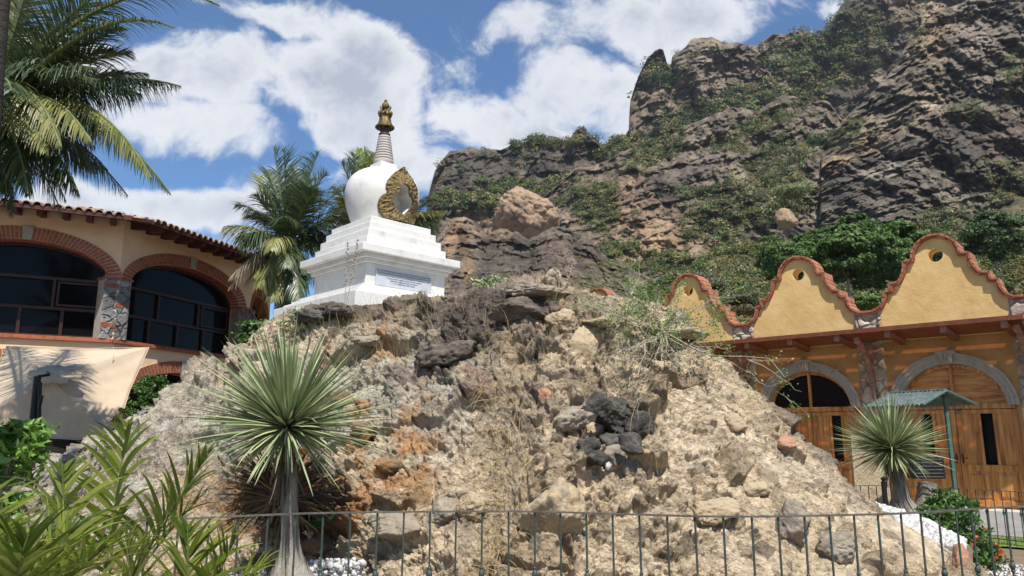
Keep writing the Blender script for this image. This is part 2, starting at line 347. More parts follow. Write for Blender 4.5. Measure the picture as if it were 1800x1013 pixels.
MT['flower'] = leaf_mat('orange_red_petal', [(.6,.07,.02), (.75,.14,.03)], trans=.3)
MT['yflower'] = leaf_mat('yellow_petal', [(.7,.5,.08), (.8,.62,.2)], trans=.3)
MT['path'] = mat('grey_path', [(.2,.19,.18), (.27,.26,.25)], 3, bump=.3, bscale=30, rough=.9)
MT['soil'] = mat('brown_soil', [(.12,.09,.06), (.2,.16,.11)], 3, bump=.6, bscale=12, rough=1)
MT['kerb'] = mat('pale_concrete', [(.4,.38,.34), (.5,.48,.44)], 4, bump=.3, rough=.9)
MT['lawnb'] = mat('lawn_base', [(.1,.14,.03), (.18,.22,.06)], 8, bump=.5, rough=1)
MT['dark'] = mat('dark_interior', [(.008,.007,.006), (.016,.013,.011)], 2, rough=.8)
def glass_mat():
    m, nt, N, L, b = new_mat('dark_window_glass'); n = N.new('ShaderNodeTexNoise'); n.inputs['Scale'].default_value = .8
    bp = N.new('ShaderNodeBump'); bp.inputs['Strength'].default_value = .05; bp.inputs['Distance'].default_value = .02; L.new(n.outputs[0], bp.inputs['Height']); L.new(bp.outputs[0], b.inputs['Normal'])
    b.inputs['Base Color'].default_value = (.006, .006, .007, 1); b.inputs['Roughness'].default_value = .03; b.inputs['Specular IOR Level'].default_value = .1
    return m
MT['glass'] = glass_mat()
def tinted_sheet():
    m, nt, N, L, b = new_mat('amber_roof_sheet'); t = N.new('ShaderNodeBsdfTransparent'); t.inputs[0].default_value = (.62, .3, .14, 1)
    n = N.new('ShaderNodeTexNoise'); n.inputs['Scale'].default_value = 2
    ms = N.new('ShaderNodeMixShader'); ms.inputs[0].default_value = .25; b.inputs['Base Color'].default_value = (.25, .1, .06, 1); b.inputs['Roughness'].default_value = .3
    L.new(t.outputs[0], ms.inputs[1]); L.new(b.outputs[0], ms.inputs[2]); L.new(ms.outputs[0], N['Material Output'].inputs[0]); return m
MT['sheet'] = tinted_sheet()

# ================================================================== GROUND
def build_ground():
    n = 90; r = np.concatenate([np.linspace(0, 40, 60), np.geomspace(44, 1000, 30)]); th = np.linspace(0, 2*math.pi, 97)
    X = r[:, None]*np.sin(th); Y = r[:, None]*np.cos(th)+8; Z = np.zeros_like(X)-.0
    V = np.stack([X, Y, Z], -1); P = V*.35; Z2 = fbm(P, 3, 5)*.015; V[..., 2] = Z2
    tag(np_mesh('ground', V, grid_faces(len(r), 97), MT['soil']), kind='structure')
build_ground()

# ================================================================== MOUND
def interp(x, pts, k=1):
    a = np.array(pts, float); return np.interp(x, a[:, 0], a[:, k])
SIL = [(-40,1060,6.6),(10,1000,6.7),(35,900,6.9),(60,845,7.1),(105,818,7.4),(150,798,7.7),(185,775,8.0),(260,715,8.6),(330,668,9.1),(395,642,9.4),(440,598,9.4),(482,557,9.3),(540,546,9.1),(600,538,8.9),
       (700,529,8.6),(790,517,8.4),(870,513,8.2),(900,507,8.1),(975,496,8.0),(1000,510,8.0),(1060,525,7.95),(1130,533,7.9),(1180,543,7.85),(1215,578,7.8),(1245,606,7.7),(1300,658,7.6),(1345,690,7.5),
       (1400,745,7.4),(1450,798,7.3),(1500,856,7.25),(1540,902,7.2),(1600,928,7.0),(1650,958,6.8),(1700,988,6.6),(1740,1040,6.4),(1780,1110,6.2)]
BASE = [(-40,6.2),(100,6.4),(300,6.5),(420,6.55),(600,6.1),(750,5.7),(900,5.5),(1200,5.55),(1500,5.8),(1780,6.1)]
def gauss(px, py, cx, cy, rx, ry, rot=0):
    a = R(rot); dx = px-cx; dy = py-cy; x = dx*math.cos(a)+dy*math.sin(a); y = -dx*math.sin(a)+dy*math.cos(a)
    return np.exp(-((x/rx)**2+(y/ry)**2))
def build_mound():
    W = 1250; Hf = 640
    px = np.linspace(-40, 1780, W); ys = interp(px, SIL, 1); Ys = interp(px, SIL, 2); Yb = interp(px, BASE)
    k = np.hanning(25); k /= k.sum(); sm = lambda a: np.convolve(np.pad(a, 12, mode='edge'), k, 'valid')
    Ys = sm(Ys); Yb = sm(Yb)
    t = np.linspace(0, 1, Hf)[:, None]
    py = 1112+(ys-1112)*t; Y = Yb+(Ys-Yb)*(t**1.4)
    # large hollows and bulges
    PX = np.broadcast_to(px, py.shape)
    F = atYn(PX, py, Y)
    # back of the mound: flat shoulder under the monument, then down
    offs = np.array([.12, .3, .6, 1.0, 1.6, 2.4, 3.4, 4.6, 6.0, 8.0, 9.6, 11.5]); S = F[-1]
    dirv = S-np.array([0, 0, EYE]); dirv[:, 2] = 0; dirv /= np.linalg.norm(dirv, axis=1)[:, None]
    flat = sstep(2.35, 2.75, S[:, 2])*sstep(1235, 1150, px)*sstep(400, 470, px); B = []
    for o in offs:
        p = S+dirv*o; dzf = .13*min(o, 4.2) if o < 9.5 else .5-.8*(o-9.5)
        dzs = -.12*o-.1*min(o, 6)**2
        p[:, 2] = np.maximum(S[:, 2]+flat*dzf+(1-flat)*dzs, -.3-.02*o); B.append(p)
    V = np.concatenate([F, np.array(B)], 0); H = V.shape[0]
    PYf = np.concatenate([py, np.repeat(ys[None], len(offs), 0)], 0); PXf = np.broadcast_to(px, PYf.shape)
    # smooth normals of the base form
    du = np.gradient(V, axis=1); dv = np.gradient(V, axis=0); Nn = np.cross(du, dv); Nn /= np.linalg.norm(Nn, axis=-1, keepdims=True)+1e-9
    Nn[Nn[..., 1] > 0.3] *= 1
    flip = (Nn[..., 1:2]*-1+Nn[..., 2:3]*.8) < 0; Nn = np.where(flip, -Nn, Nn)
    P = V.copy()
    wob = np.stack([fbm(P*2.2, 3, 41), fbm(P*2.2, 3, 51), fbm(P*2.2, 3, 61)], -1)
    Pw = P+wob*.055
    big = fbm(P*.8, 4, 3)*.2
    edge1, i1, t1 = facets(Pw*np.array([2.2, 2.2, 2.8]), 11)
    st = np.clip((i1-.74)/.26, 0, 1); boul = np.where(st > 0, sstep(0, .1, edge1)*(.05+.1*st+.13*t1), 0); boul = np.maximum(boul, 0)
    base1 = .07*(i1-.5)*sstep(0, .12, edge1)+.05*t1
    gate = sstep(-.3, .3, fbm(P*1.3, 3, 77))
    edge2, j1, t2 = facets(Pw*7+3.3, 21)
    peb = np.where(j1 > .62, np.maximum(0, sstep(0, .14, edge2)*(.02+.05*(j1-.5)+.05*t2))*(.3+gate), 0)
    base2 = .022*t2*sstep(0, .1, edge2)
    edge3, k1, t3 = facets(P*17+wob*.8, 31)
    fine = np.where(k1 > .6, sstep(0, .2, edge3)*(.006+.014*k1+.014*t3), -.003)+.006*t3
    rg = ridged(Pw*5.5, 4, 9); pit = sstep(.12, .42, fbm(Pw*5.2+5, 4, 15)); pit2 = sstep(.2, .4, fbm(Pw*12+2, 3, 25))
    e4, b4, t4 = facets(P*11+wob*.3, 61); e5, b5, t5 = facets(P*30+1.7, 71)
    rough = (rg-.45)*.022+fbm(P*30, 2, 19)*.006-pit2*.022+base1+base2+(b4-.5)*.026*sstep(0, .12, e4)+.03*t4+(b5-.5)*.009+.012*t5-.03*sstep(.8, .95, b4)*(b5 > .4)
    # regions (fixed to the rock)
    lich = np.clip(gauss(PXf, PYf, 700, 690, 190, 120)+gauss(PXf, PYf, 330, 740, 230, 120)+gauss(PXf, PYf, 150, 880, 150, 110), 0, 1)
    orng = np.clip(gauss(PXf, PYf, 640, 780, 120, 100)+gauss(PXf, PYf, 680, 600, 120, 40)*.5+gauss(PXf, PYf, 560, 860, 90, 70)+gauss(PXf, PYf, 300, 930, 110, 60)*.8, 0, 1)
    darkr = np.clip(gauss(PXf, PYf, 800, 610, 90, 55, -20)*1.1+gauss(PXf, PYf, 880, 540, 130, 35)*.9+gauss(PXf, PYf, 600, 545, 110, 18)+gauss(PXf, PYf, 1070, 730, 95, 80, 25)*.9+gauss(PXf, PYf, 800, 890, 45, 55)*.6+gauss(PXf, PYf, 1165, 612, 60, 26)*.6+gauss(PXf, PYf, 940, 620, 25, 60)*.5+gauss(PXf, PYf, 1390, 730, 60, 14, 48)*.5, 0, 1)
    grey = np.clip(gauss(PXf, PYf, 900, 740, 60, 140)*.7+gauss(PXf, PYf, 820, 540, 330, 70)*.8+gauss(PXf, PYf, 1430, 770, 170, 28, 50)*.9+gauss(PXf, PYf, 1330, 640, 60, 60)*.3, 0, 1)
    # hollow behind the blade tree, with flaky radiating plates
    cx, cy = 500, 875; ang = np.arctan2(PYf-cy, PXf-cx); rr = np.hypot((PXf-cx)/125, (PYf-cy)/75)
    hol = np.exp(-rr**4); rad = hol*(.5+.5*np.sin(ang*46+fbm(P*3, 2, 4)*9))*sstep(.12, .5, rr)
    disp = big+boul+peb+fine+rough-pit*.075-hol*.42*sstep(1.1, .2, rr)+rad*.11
    # big undercut caves
    for (cxx, cyy, rx, ry, d) in [(1160, 612, 60, 28, .24), (1080, 735, 75, 60, .2), (1270, 690, 60, 60, .0), (1060, 606, 26, 20, .26), (1200, 660, 22, 24, .2), (1080, 665, 26, 24, .22), (815, 620, 45, 20, .12), (700, 605, 20, 12, .2), (890, 880, 60, 90, .1), (1430, 960, 30, 30, .1)]:
        disp = disp-d*gauss(PXf, PYf, cxx, cyy, rx, ry)
    edgef = np.ones(H); edgef[Hf:] = np.linspace(.9, .45, len(offs)); dd = disp*edgef[:, None]
    under = np.zeros_like(Nn); under[..., 2] = -.4
    dd = dd*(1-.75*gauss(PXf, PYf, 1620, 935, 110, 45))*(1-.45*sstep(1180, 1330, PXf))*(1-.55*gauss(PXf, PYf, 640, 532, 230, 32))*(1-.4*gauss(PXf, PYf, 1120, 535, 120, 28))
    V = V+Nn*dd[..., None]+under*np.clip(boul*.35, 0, 1)[..., None]*edgef[:, None, None]
    # rock colours
    def C(r, g, b): return np.array([r, g, b])
    n1 = fbm(P*1.3, 4, 81)[..., None]; n2 = fbm(P*6, 4, 85)[..., None]; n3 = fbm(P*14, 3, 89)[..., None]
    c = C(.54, .445, .315)+n1*.08+n2*.06
    c = c*(1+.25*n3)
    tone = (i1[..., None]*7.3) % 1; bc = C(.42, .335, .225)*(.6+.7*tone); bc = np.where(tone > .93, C(.34, .22, .15), bc)
    c = np.where((boul > .02)[..., None], bc*(1+.3*n2), c)
    c = c*(.86+.28*b4[..., None])*(.88+.24*b5[..., None]); pt = (j1[..., None]*13.7) % 1; pc = C(.42, .34, .24)*(.5+.9*pt); c = np.where((peb > .012)[..., None], pc*(1+.3*n3), c)
    g = np.clip(grey*1.2+n2[..., 0]*.5-.15, 0, 1)[..., None]; c = c*(1-g*.8)+C(.2, .17, .145)*(1+n2*.6)*g*.8
    l = np.clip(lich*1.25-.2+n2[..., 0]*.7, 0, 1)[..., None]; lc = C(.38, .355, .31)*(1+n3*.5); c = c*(1-l*.75)+lc*l*.75
    lw = (sstep(.1, .35, fbm(P*5+9, 4, 93))*np.clip(lich*1.4, 0, 1))[..., None]; c = c*(1-lw*.5)+C(.5, .5, .45)*lw*.5
    o = (sstep(.02, .3, fbm(P*3.4+4, 4, 97))*np.clip(orng*1.5, 0, 1))[..., None]; c = c*(1-o*.75)+C(.42, .19, .05)*(1+n3*.5)*o*.75
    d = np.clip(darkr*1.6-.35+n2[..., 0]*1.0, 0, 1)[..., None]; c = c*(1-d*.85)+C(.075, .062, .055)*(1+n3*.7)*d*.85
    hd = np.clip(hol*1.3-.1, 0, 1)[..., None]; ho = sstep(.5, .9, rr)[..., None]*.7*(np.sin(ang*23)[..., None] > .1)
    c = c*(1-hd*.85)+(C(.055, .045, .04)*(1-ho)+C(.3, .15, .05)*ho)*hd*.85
    c = np.clip(c*1.06, .012, .8)
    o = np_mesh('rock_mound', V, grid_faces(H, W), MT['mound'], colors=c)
    tag(o, kind='structure')
    qx, qy = proj(V[:Hf]); return V[:Hf], Nn[:Hf], qx, qy
MV, MN, MX, MY = build_mound()
_mi = np.arange(0, MX.shape[0], 2); _mj = np.arange(0, MX.shape[1], 2)
_sx, _sy, _sV, _sN = MX[::2, ::2].ravel(), MY[::2, ::2].ravel(), MV[::2, ::2].reshape(-1, 3), MN[::2, ::2].reshape(-1, 3)
def on_mound(px, py):
    d = (_sx-px)**2+(_sy-py)**2; k = np.argpartition(d, 12)[:12]; j = k[np.argmin(_sV[k, 1])]
    return _sV[j].copy(), _sN[j].copy()

# ================================================================== MOUNTAIN
VEG = []      # (points, radius, tint) for scrub
def layer(name, sil, D0, D1, ybot, seed, regions, green, amp=9, dip=-.25, step=1.7, cliffy=.6, tanc=(.17, .125, .085), nveg=400, vr=(1.2, 3.2), prof=1.0, base=(.175, .14, .105)):
    sil = sorted(sil); x0, x1 = sil[0][0], sil[-1][0]; W = int((x1-x0)/step); px = np.linspace(x0, x1, W)
    ys = interp(px, sil, 1); sc = (D0+D1)/2
    ys = ys+vnoise(np.stack([px/9, px*0+seed, px*0], -1))*2.2+vnoise(np.stack([px/26, px*0+seed, px*0+4], -1))*4
    H = int((ybot-ys.min())/step); t = np.linspace(0, 1, H)[:, None]
    py = ybot+(ys-ybot)*t; PX = np.broadcast_to(px, py.shape)
    tt = t+0*px
    D = D0+(D1-D0)*tt**prof
    P = atYn(PX, py, D); Q = P/sc*165.            # scale-free: 100 "metres" away
    z = Q[..., 2]+dip*Q[..., 0]+fbm(Q/9, 3, seed)*1.2
    # stepped ledges
    stp = z/5.5+fbm(Q/14, 3, seed+1)*1.2; fr = stp-np.floor(stp); led = np.floor(stp)+sstep(.55, 1, fr)
    qs = Q.copy(); qs[..., 2] = z*4.0; qs[..., 1] = 0; strata = ridged(qs/7, 4, seed+2)
    qf = Q.copy(); qf[..., 2] *= .28; qf[..., 1] = 0; flute = ridged(qf/4.2, 4, seed+3); fl2 = ridged(qf/11, 3, seed+9)
    wv = fbm(Q/5, 3, seed+5); w2 = fbm(Q/1.6, 3, seed+6)
    e1, b1, t1 = facets(np.stack([Q[..., 0]/5.5+wv*.5, z/9+wv*.3, Q[..., 1]*0+.5], -1), seed+6)
    e2, b2, t2 = facets(np.stack([Q[..., 0]/2.0+wv*.8, z/3.4+w2*.25, Q[..., 1]*0+.5], -1), seed+16)
    e3, b3, t3 = facets(np.stack([Q[..., 0]/.85+w2*.5, z/1.1+w2*.3, Q[..., 1]*0+.5], -1), seed+26)
    bid = b2; fine = fbm(Q/.8, 4, seed+7, .6); mid = fbm(Q/9, 4, seed+8)
    disp = (fl2-.4)*1.0+(flute-.4)*.5*cliffy+(strata-.4)*.22+mid*1.1+(b1-.5)*.75*sstep(0, .06, e1)+t1*.35+(b2-.5)*.34*sstep(0, .08, e2)+t2*.2+(b3-.5)*.13*sstep(0, .1, e3)+t3*.08+fine*.14-(fr-.5)*.22
    fade = sstep(0, .03, 1-tt)*.75+.25
    Dn = D-disp*amp*.62*fade*sc/260
    V = atYn(PX, py, Dn)
    # crest falls away behind
    top = V[-1]; d = top.copy(); d[:, 2] = 0; d /= np.linalg.norm(d, axis=1)[:, None]; B = []
    for k in (.02, .06, .15, .3): q = top+d*D1*k; q[:, 2] -= D1*(k*.15+k*k*1.2); B.append(q)
    foot = V[:1].copy(); foot[..., 2] = -1
    Vf = np.concatenate([foot, V, np.array(B)], 0)
    n1 = fbm(Q/5, 4, seed+11)[..., None]; n2 = fbm(Q/1.2, 4, seed+12)[..., None]
    c = np.array(base)*(1+.5*n1+.5*n2)
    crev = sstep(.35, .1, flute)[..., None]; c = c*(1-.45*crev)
    ls = sstep(.3, .75, strata)[..., None]; c = c*(1-.35*ls)+np.array([.19, .155, .115])*(1+.5*n2)*.35*ls
    tone = (b2[..., None]*5.7) % 1; c = c*(.8+.4*tone)*(.85+.3*((b1*9.1) % 1))[..., None]*(.9+.2*b3)[..., None]
    for (cx, cy, rx, ry, rot, w, colr) in regions:
        g = np.clip(gauss(PX, py, cx, cy, rx, ry, rot)*1.7-.3+n1[..., 0]*.7, 0, 1)[..., None]*w
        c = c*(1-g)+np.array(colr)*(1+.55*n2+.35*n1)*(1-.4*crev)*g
    gm = np.zeros(PX.shape)
    for (cx, cy, rx, ry, rot, w) in green: gm = np.maximum(gm, gauss(PX, py, cx, cy, rx, ry, rot)*w)
    gcov = sstep(.25, .6, gm+fbm(Q/3, 3, seed+13)*.45)
    c = c*(1-.7*gcov[..., None])+np.array([.15, .135, .07])*(1+.5*n2)*.7*gcov[..., None]
    c = np.clip(c, .01, .6); cf = np.concatenate([c[:1], c, np.repeat(c[-1:], 4, 0)], 0)
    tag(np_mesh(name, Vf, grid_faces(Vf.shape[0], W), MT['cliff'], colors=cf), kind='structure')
    # scrub positions
    nveg = int(nveg*1.35); prob = np.clip(gcov+.03, 0, 1).ravel(); idx = rng.choice(len(prob), nveg, replace=False, p=prob/prob.sum())
    tint = np.stack([rng.uniform(.07, .15, nveg), rng.uniform(.09, .16, nveg), rng.uniform(.03, .06, nveg)], -1)
    pale = rng.random(nveg) < .3; tint[pale] = np.array([.25, .23, .12])*rng.uniform(.7, 1.1, (pale.sum(), 1))
    dark = rng.random(nveg) < .28; tint[dark] = np.array([.05, .075, .028])*rng.uniform(.7, 1.3, (dark.sum(), 1))
    VEG.append((V.reshape(-1, 3)[idx], rng.uniform(vr[0]*.6, vr[1]*.8, nveg)*sc/260, tint))
    return V, PX, py
TAN = (.34, .24, .145); PALE = (.4, .35, .28); DK = (.06, .052, .046); BR = (.15, .1, .07); YEL = (.36, .31, .12)
layer('far_crag', [(1088,300),(1097,240),(1106,222),(1107,175),(1119,140),(1139,96),(1153,84),(1166,88),(1172,110),(1178,122),(1182,96),(1200,84),(1222,68),(1245,70),(1262,71),(1300,78),(1330,84),(1352,64),(1370,58),(1400,56),(1420,60),(1445,60),(1462,42),(1478,10),(1500,-12),(1560,-60),(1700,-110),(1900,-150)],
      380, 430, 420, 100, [(1140,170,40,90,0,.5,BR),(1290,120,130,60,-8,.55,(.2,.15,.11)),(1640,20,120,50,0,.55,TAN),(1500,20,60,40,0,.8,DK),(1170,230,70,60,0,.5,(.2,.15,.11)),(1560,60,60,50,0,.5,DK)],
      [(1160,133,26,22,0,1.2),(1240,205,130,22,-24,1.2),(1440,110,85,55,-20,1.3),(1380,170,100,30,-20,1.2),(1500,60,50,50,0,1.1),(1200,240,60,20,-25,1)], amp=11, nveg=1000, vr=(1.6, 4.4))
layer('left_crag', [(738,470),(745,420),(752,345),(764,300),(776,283),(790,268),(806,264),(822,262),(845,266),(858,262),(875,265),(900,252),(940,247),(985,250),(1002,244),(1012,232),(1030,228),(1048,242),(1060,256),(1075,242),(1100,245),(1150,250),(1230,262),(1330,262)],
      300, 350, 470, 200, [(820,310,70,50,0,.7,DK),(930,285,90,28,0,.75,DK),(1030,260,30,40,0,.8,DK),(830,350,60,30,0,.4,BR),(905,380,75,40,0,.8,TAN),(1080,300,60,20,0,.5,BR)],
      [(900,345,90,20,-8,1.1),(810,355,45,16,0,1.1),(960,250,70,10,0,1.2),(1110,262,60,20,-10,1.1),(1000,325,40,14,0,1)], amp=10, dip=-.05, nveg=800, vr=(1.6, 3.8), base=(.14, .115, .09))
layer('middle_slope', [(870,420),(920,380),(960,338),(985,322),(1010,300),(1040,292),(1062,282),(1085,270),(1112,262),(1135,262),(1150,250),(1178,238),(1205,222),(1250,206),(1290,188),(1330,196),(1370,172),(1410,168),(1450,180),(1500,220)],
      190, 270, 540, 300, [(1125,400,95,70,8,.85,(.27,.18,.12)),(1160,440,60,40,0,.6,TAN),(1100,330,50,40,0,.5,TAN),(1250,280,110,35,-28,.6,(.19,.15,.12)),(1300,330,25,25,0,.7,PALE),(1290,322,9,22,0,.9,YEL),(1180,320,110,22,-20,.5,DK),(1380,290,50,40,0,.5,(.17,.14,.11))],
      [(1260,390,60,45,0,1.1),(1370,300,50,60,0,1.15),(1330,360,80,40,0,1.2),(1200,470,90,20,0,1.1),(1160,260,70,22,-25,1.1),(1080,440,50,14,0,.8),(1330,225,100,18,-25,.9),(1040,360,50,50,0,.8),(1240,340,60,20,0,.8)], amp=11, dip=-.3, nveg=1500, vr=(1.3, 3.2))
layer('right_crag', [(1395,470),(1405,430),(1420,378),(1432,352),(1440,300),(1444,258),(1462,232),(1482,208),(1512,186),(1536,162),(1552,138),(1574,112),(1588,84),(1606,60),(1632,34),(1660,14),(1700,0),(1760,-30),(1900,-100)],
      160, 250, 540, 400, [(1640,70,40,50,10,.6,TAN),(1580,180,120,26,-26,.6,(.25,.2,.14)),(1640,180,28,16,0,.95,(.42,.33,.23)),(1640,215,50,26,0,.7,(.28,.2,.14)),(1500,270,90,18,-24,.6,TAN),(1560,300,60,20,-20,.5,PALE),(1690,250,90,60,0,.75,DK),(1710,120,40,90,0,.6,(.2,.17,.14)),(1760,240,50,60,0,.5,BR),(1520,340,90,30,-10,.6,DK),(1650,380,40,40,0,.6,(.2,.16,.12))],
      [(1790,130,30,40,0,1.2),(1480,240,60,20,-40,.7),(1620,60,30,20,0,.7),(1700,200,30,14,0,.9),(1780,330,60,50,0,.9),(1700,400,100,30,0,1)], amp=15, dip=-.32, nveg=800, vr=(1.0, 2.6), base=(.165, .138, .108))
layer('front_crag', [(720,560),(738,470),(752,418),(770,382),(790,383),(815,380),(838,392),(856,412),(880,402),(930,418),(965,400),(1000,404),(1038,424),(1062,446),(1110,470),(1170,494),(1260,520)],
      120, 165, 590, 500, [(800,410,18,50,10,.85,(.3,.19,.12)),(822,470,12,40,5,.8,(.36,.24,.13)),(905,450,90,40,0,.6,DK),(1000,440,60,30,0,.4,BR),(870,410,40,14,0,.6,TAN)],
      [(870,500,40,12,0,1.1),(1000,500,120,16,0,.8),(1080,470,40,20,0,.8)], amp=9, dip=.0, nveg=260, vr=(.8, 1.8), base=(.16, .13, .1))
layer('foothill', [(1080,560),(1130,520),(1180,478),(1220,462),(1262,438),(1300,424),(1340,430),(1400,436),(1480,430),(1560,425),(1640,410),(1700,392),(1750,372),(1800,350),(1900,330)],
      45, 95, 700, 600, [(1250,450,60,30,0,.5,BR)], [(1500,480,400,90,0,1.4)], amp=6, nveg=2400, vr=(2.2, 5.0), base=(.1, .085, .05))

def boulder(name, c, r, seed, m, parent=None, rot=0, amp=.3, sub=4, freq=1.3, ax=None, flat=0, cols=None, hmin=.62):
    bm = bmesh.new(); bmesh.ops.create_icosphere(bm, subdivisions=sub, radius=1); V = np.array([v.co[:] for v in bm.verts]); F = np.array([[v.index for v in f.verts] for f in bm.faces]); bm.free()
    g = np.random.default_rng(seed*7+1); nk = 16; K = g.normal(size=(nk, 3)); K /= np.linalg.norm(K, axis=1)[:, None]; hk = g.uniform(hmin, 1.0, nk)
    dt = V@K.T; rr_ = np.where(dt > .12, hk/np.maximum(dt, .12), 3.0); rs = -np.log(np.exp(-14*rr_).sum(1))/14; rs = np.clip(rs, .45, 1.25)
    p = V*rs[:, None]+seed*3.7; f1, f2, _ = worley(p*freq*2, seed)
    d = rs*1.12*(1+amp*(fbm(p*freq, 3, seed)*.6+fbm(p*freq*3, 4, seed+3, .6)*.5)+amp*.35*(ridged(p*5, 4, seed)-.5)-amp*.25*sstep(.12, 0, f2-f1))
    V = V*d[:, None]
    if flat: V[:, 2] = np.where(V[:, 2] > 0, V[:, 2]*(1-flat), V[:, 2])
    V = V*np.array(r); a = rot; M2 = np.array([[math.cos(a), -math.sin(a), 0], [math.sin(a), math.cos(a), 0], [0, 0, 1]]); V = V@M2.T
    return np_mesh(name, V+np.array(c), F, m, parent, smooth=False, colors=cols)
MT['bigrock'] = mat('tan_cliff_boulder', [(.12,.09,.065), (.3,.21,.14), (.42,.3,.19)], .14, detail=12, bump=1, bscale=.5, rough=.95, var=.7, bdist=1.2, stretch=(1, 1, .5))
tag(boulder('cliff_boulder', atY(932, 382, 231), (8.8, 10, 9.6), 14, MT['bigrock'], sub=6, amp=.2, freq=1.2, hmin=.93, flat=.3), 'large round tan block jutting from the dark left cliff', 'boulder')
tag(boulder('cliff_boulder', atY(1381, 386, 104), (1.5, 1.5, 1.5), 8, MT['bigrock'], sub=4, amp=.2), 'small pale rounded rock standing among scrub left of the big green tree', 'boulder')

# leaf clouds ------------------------------------------------------
def leaf_cards(C, size, asp=.55, bias=None, rnd=1.0):
    """C: (n,3) centres; size: (n,) -> rhombic leaves with random facing"""
    n = len(C); a = rng.normal(size=(n, 3))*rnd
    if bias is not None: a = a+bias
    a /= np.linalg.norm(a, axis=1)[:, None]; b = rng.normal(size=(n, 3)); b -= a*(a*b).sum(1)[:, None]; b /= np.linalg.norm(b, axis=1)[:, None]
    c = np.cross(a, b); s = np.asarray(size).reshape(-1, 1)
    V = np.stack([C-b*s, C-c*s*asp+a*s*.12, C+b*s, C+c*s*asp+a*s*.12], 1).reshape(-1, 3)
    return V, np.arange(4*n).reshape(n, 4)
def crown_points(c, r, nclump, per, clump=.34, seed=0, hollow=.45, lump=.35):
    g = np.random.default_rng(seed); d = g.normal(size=(nclump, 3)); d /= np.linalg.norm(d, axis=1)[:, None]
    rad = (hollow+(1-hollow)*g.random(nclump)**.6)*(1+lump*vnoise(d*1.7+seed, seed))
    cc = d*rad[:, None]; cs = clump*g.uniform(.6, 1.3, nclump)
    q = g.normal(size=(nclump, per, 3)); q /= np.linalg.norm(q, axis=2)[..., None]; q *= (g.random((nclump, per, 1))**.45)*cs[:, None, None]*np.array([1, 1, .65])
    P = (cc[:, None]+q).reshape(-1, 3)*np.array(r)+np.array(c); return P
def build_scrub():
    Vs = []; Cs = []; 
    for (P, r, tint) in VEG:
        n = len(P); k = 60; dirs = rng.normal(size=(n, k, 3)); dirs /= np.linalg.norm(dirs, axis=2)[..., None]; dirs[..., 2] = np.abs(dirs[..., 2])*.9
        q = P[:, None]+dirs*r[:, None, None]*rng.uniform(.6, 1.05, (n, k, 1))*rng.uniform(.8, 1.25, (n, 1, 3))
        s = np.repeat(r*.15, k)*rng.uniform(.6, 1.3, n*k); V, F = leaf_cards(q.reshape(-1, 3), s, .75, bias=(dirs+np.array([0, -.3, .5])).reshape(-1, 3)*1.1, rnd=.6)
        Vs.append(V); c = np.repeat(tint, k*4, 0)*np.repeat(rng.uniform(.75, 1.25, (n*k, 1)), 4, 0); Cs.append(c)
    V = np.concatenate(Vs); F = np.arange(len(V)).reshape(-1, 4)
    tag(np_mesh('hillside_scrub', V, F, MT['scrub'], colors=np.concatenate(Cs)), 'scrub bushes covering the ledges and lower slopes of the mountain', 'scrub', kind='stuff')
build_scrub()

def tree(name, label, base, h, r, leafm, seed, group=None, nclump=60, per=60, size=.05, trunkr=.05, cat='tree', lean=(0, 0), hollow=.45, clump=.34, crown_z=None, bark=None):
    b = Vector(base); t = thing(name, label, cat, tuple(b), group=group); g = random.Random(seed)
    cz = h-r[2] if crown_z is None else crown_z; c = b+Vector((lean[0], lean[1], cz))
    mb = MB(); top = c+Vector((0, 0, r[2]*.3))
    mb.tube([b-Vector((0, 0, .2)), b.lerp(top, .35)+Vector((g.uniform(-.03, .03)*h, 0, 0)), b.lerp(top, .7), top], [trunkr*1.3, trunkr, trunkr*.7, trunkr*.25], 7)
    for k in range(9):
        a = g.uniform(0, 6.28); s0 = b.lerp(top, g.uniform(.3, .8)); e = c+Vector((math.cos(a)*r[0]*.75, math.sin(a)*r[1]*.75, g.uniform(-.4, .7)*r[2]))
        mb.tube([s0, s0.lerp(e, .5)+Vector((0, 0, .06*h)), e], [trunkr*.45, trunkr*.3, trunkr*.08], 5)
    mb.build('trunk', bark or MT['bark'], t, smooth=True)
    P = crown_points(c, r, nclump, per, clump, seed, hollow); bd = (P-np.array(c))/np.array(r); V, F = leaf_cards(P, rng.uniform(.6, 1.4, len(P))*size, .6, bias=(bd+np.array([0, -.2, .6]))*.9, rnd=.7)
    np_mesh('crown', V, F, leafm, t); return t
MT['treedark'] = leaf_mat('dark_tree_leaf', [(.03,.06,.018), (.055,.1,.028), (.09,.14,.04)], rough=.6, trans=.25)
MT['treepale'] = leaf_mat('pale_tree_leaf', [(.14,.18,.07), (.2,.24,.1), (.26,.29,.13)], rough=.7, trans=.25)
MT['treegrey'] = leaf_mat('grey_green_leaf', [(.08,.085,.05), (.12,.125,.075), (.15,.15,.1)], rough=.8, trans=.2)
def hill_tree(px, py, D, rpx, hpx, label, leafm, seed, group=None, n=(40, 40), name='tree', hollow=.45, clump=.36):
    k = D/FPX; c = atY(px, py, D); base = (c[0], c[1], c[2]-hpx*k*.9)
    r = (rpx*k, rpx*k, hpx*k*.62)
    return tree(name, label, base, hpx*k*1.5, r, leafm, seed, group, n[0], int(n[1]*1.7), size=max(.04, rpx*k*.045), trunkr=rpx*k*.035, crown_z=hpx*k*.9, hollow=hollow, clump=clump)
hill_tree(1487, 446, 62, 84, 98, 'large bright green broadleaf tree behind the yellow gables, left half of the grove', MT['treeleaf'], 11, n=(230, 140), clump=.2, hollow=.35)
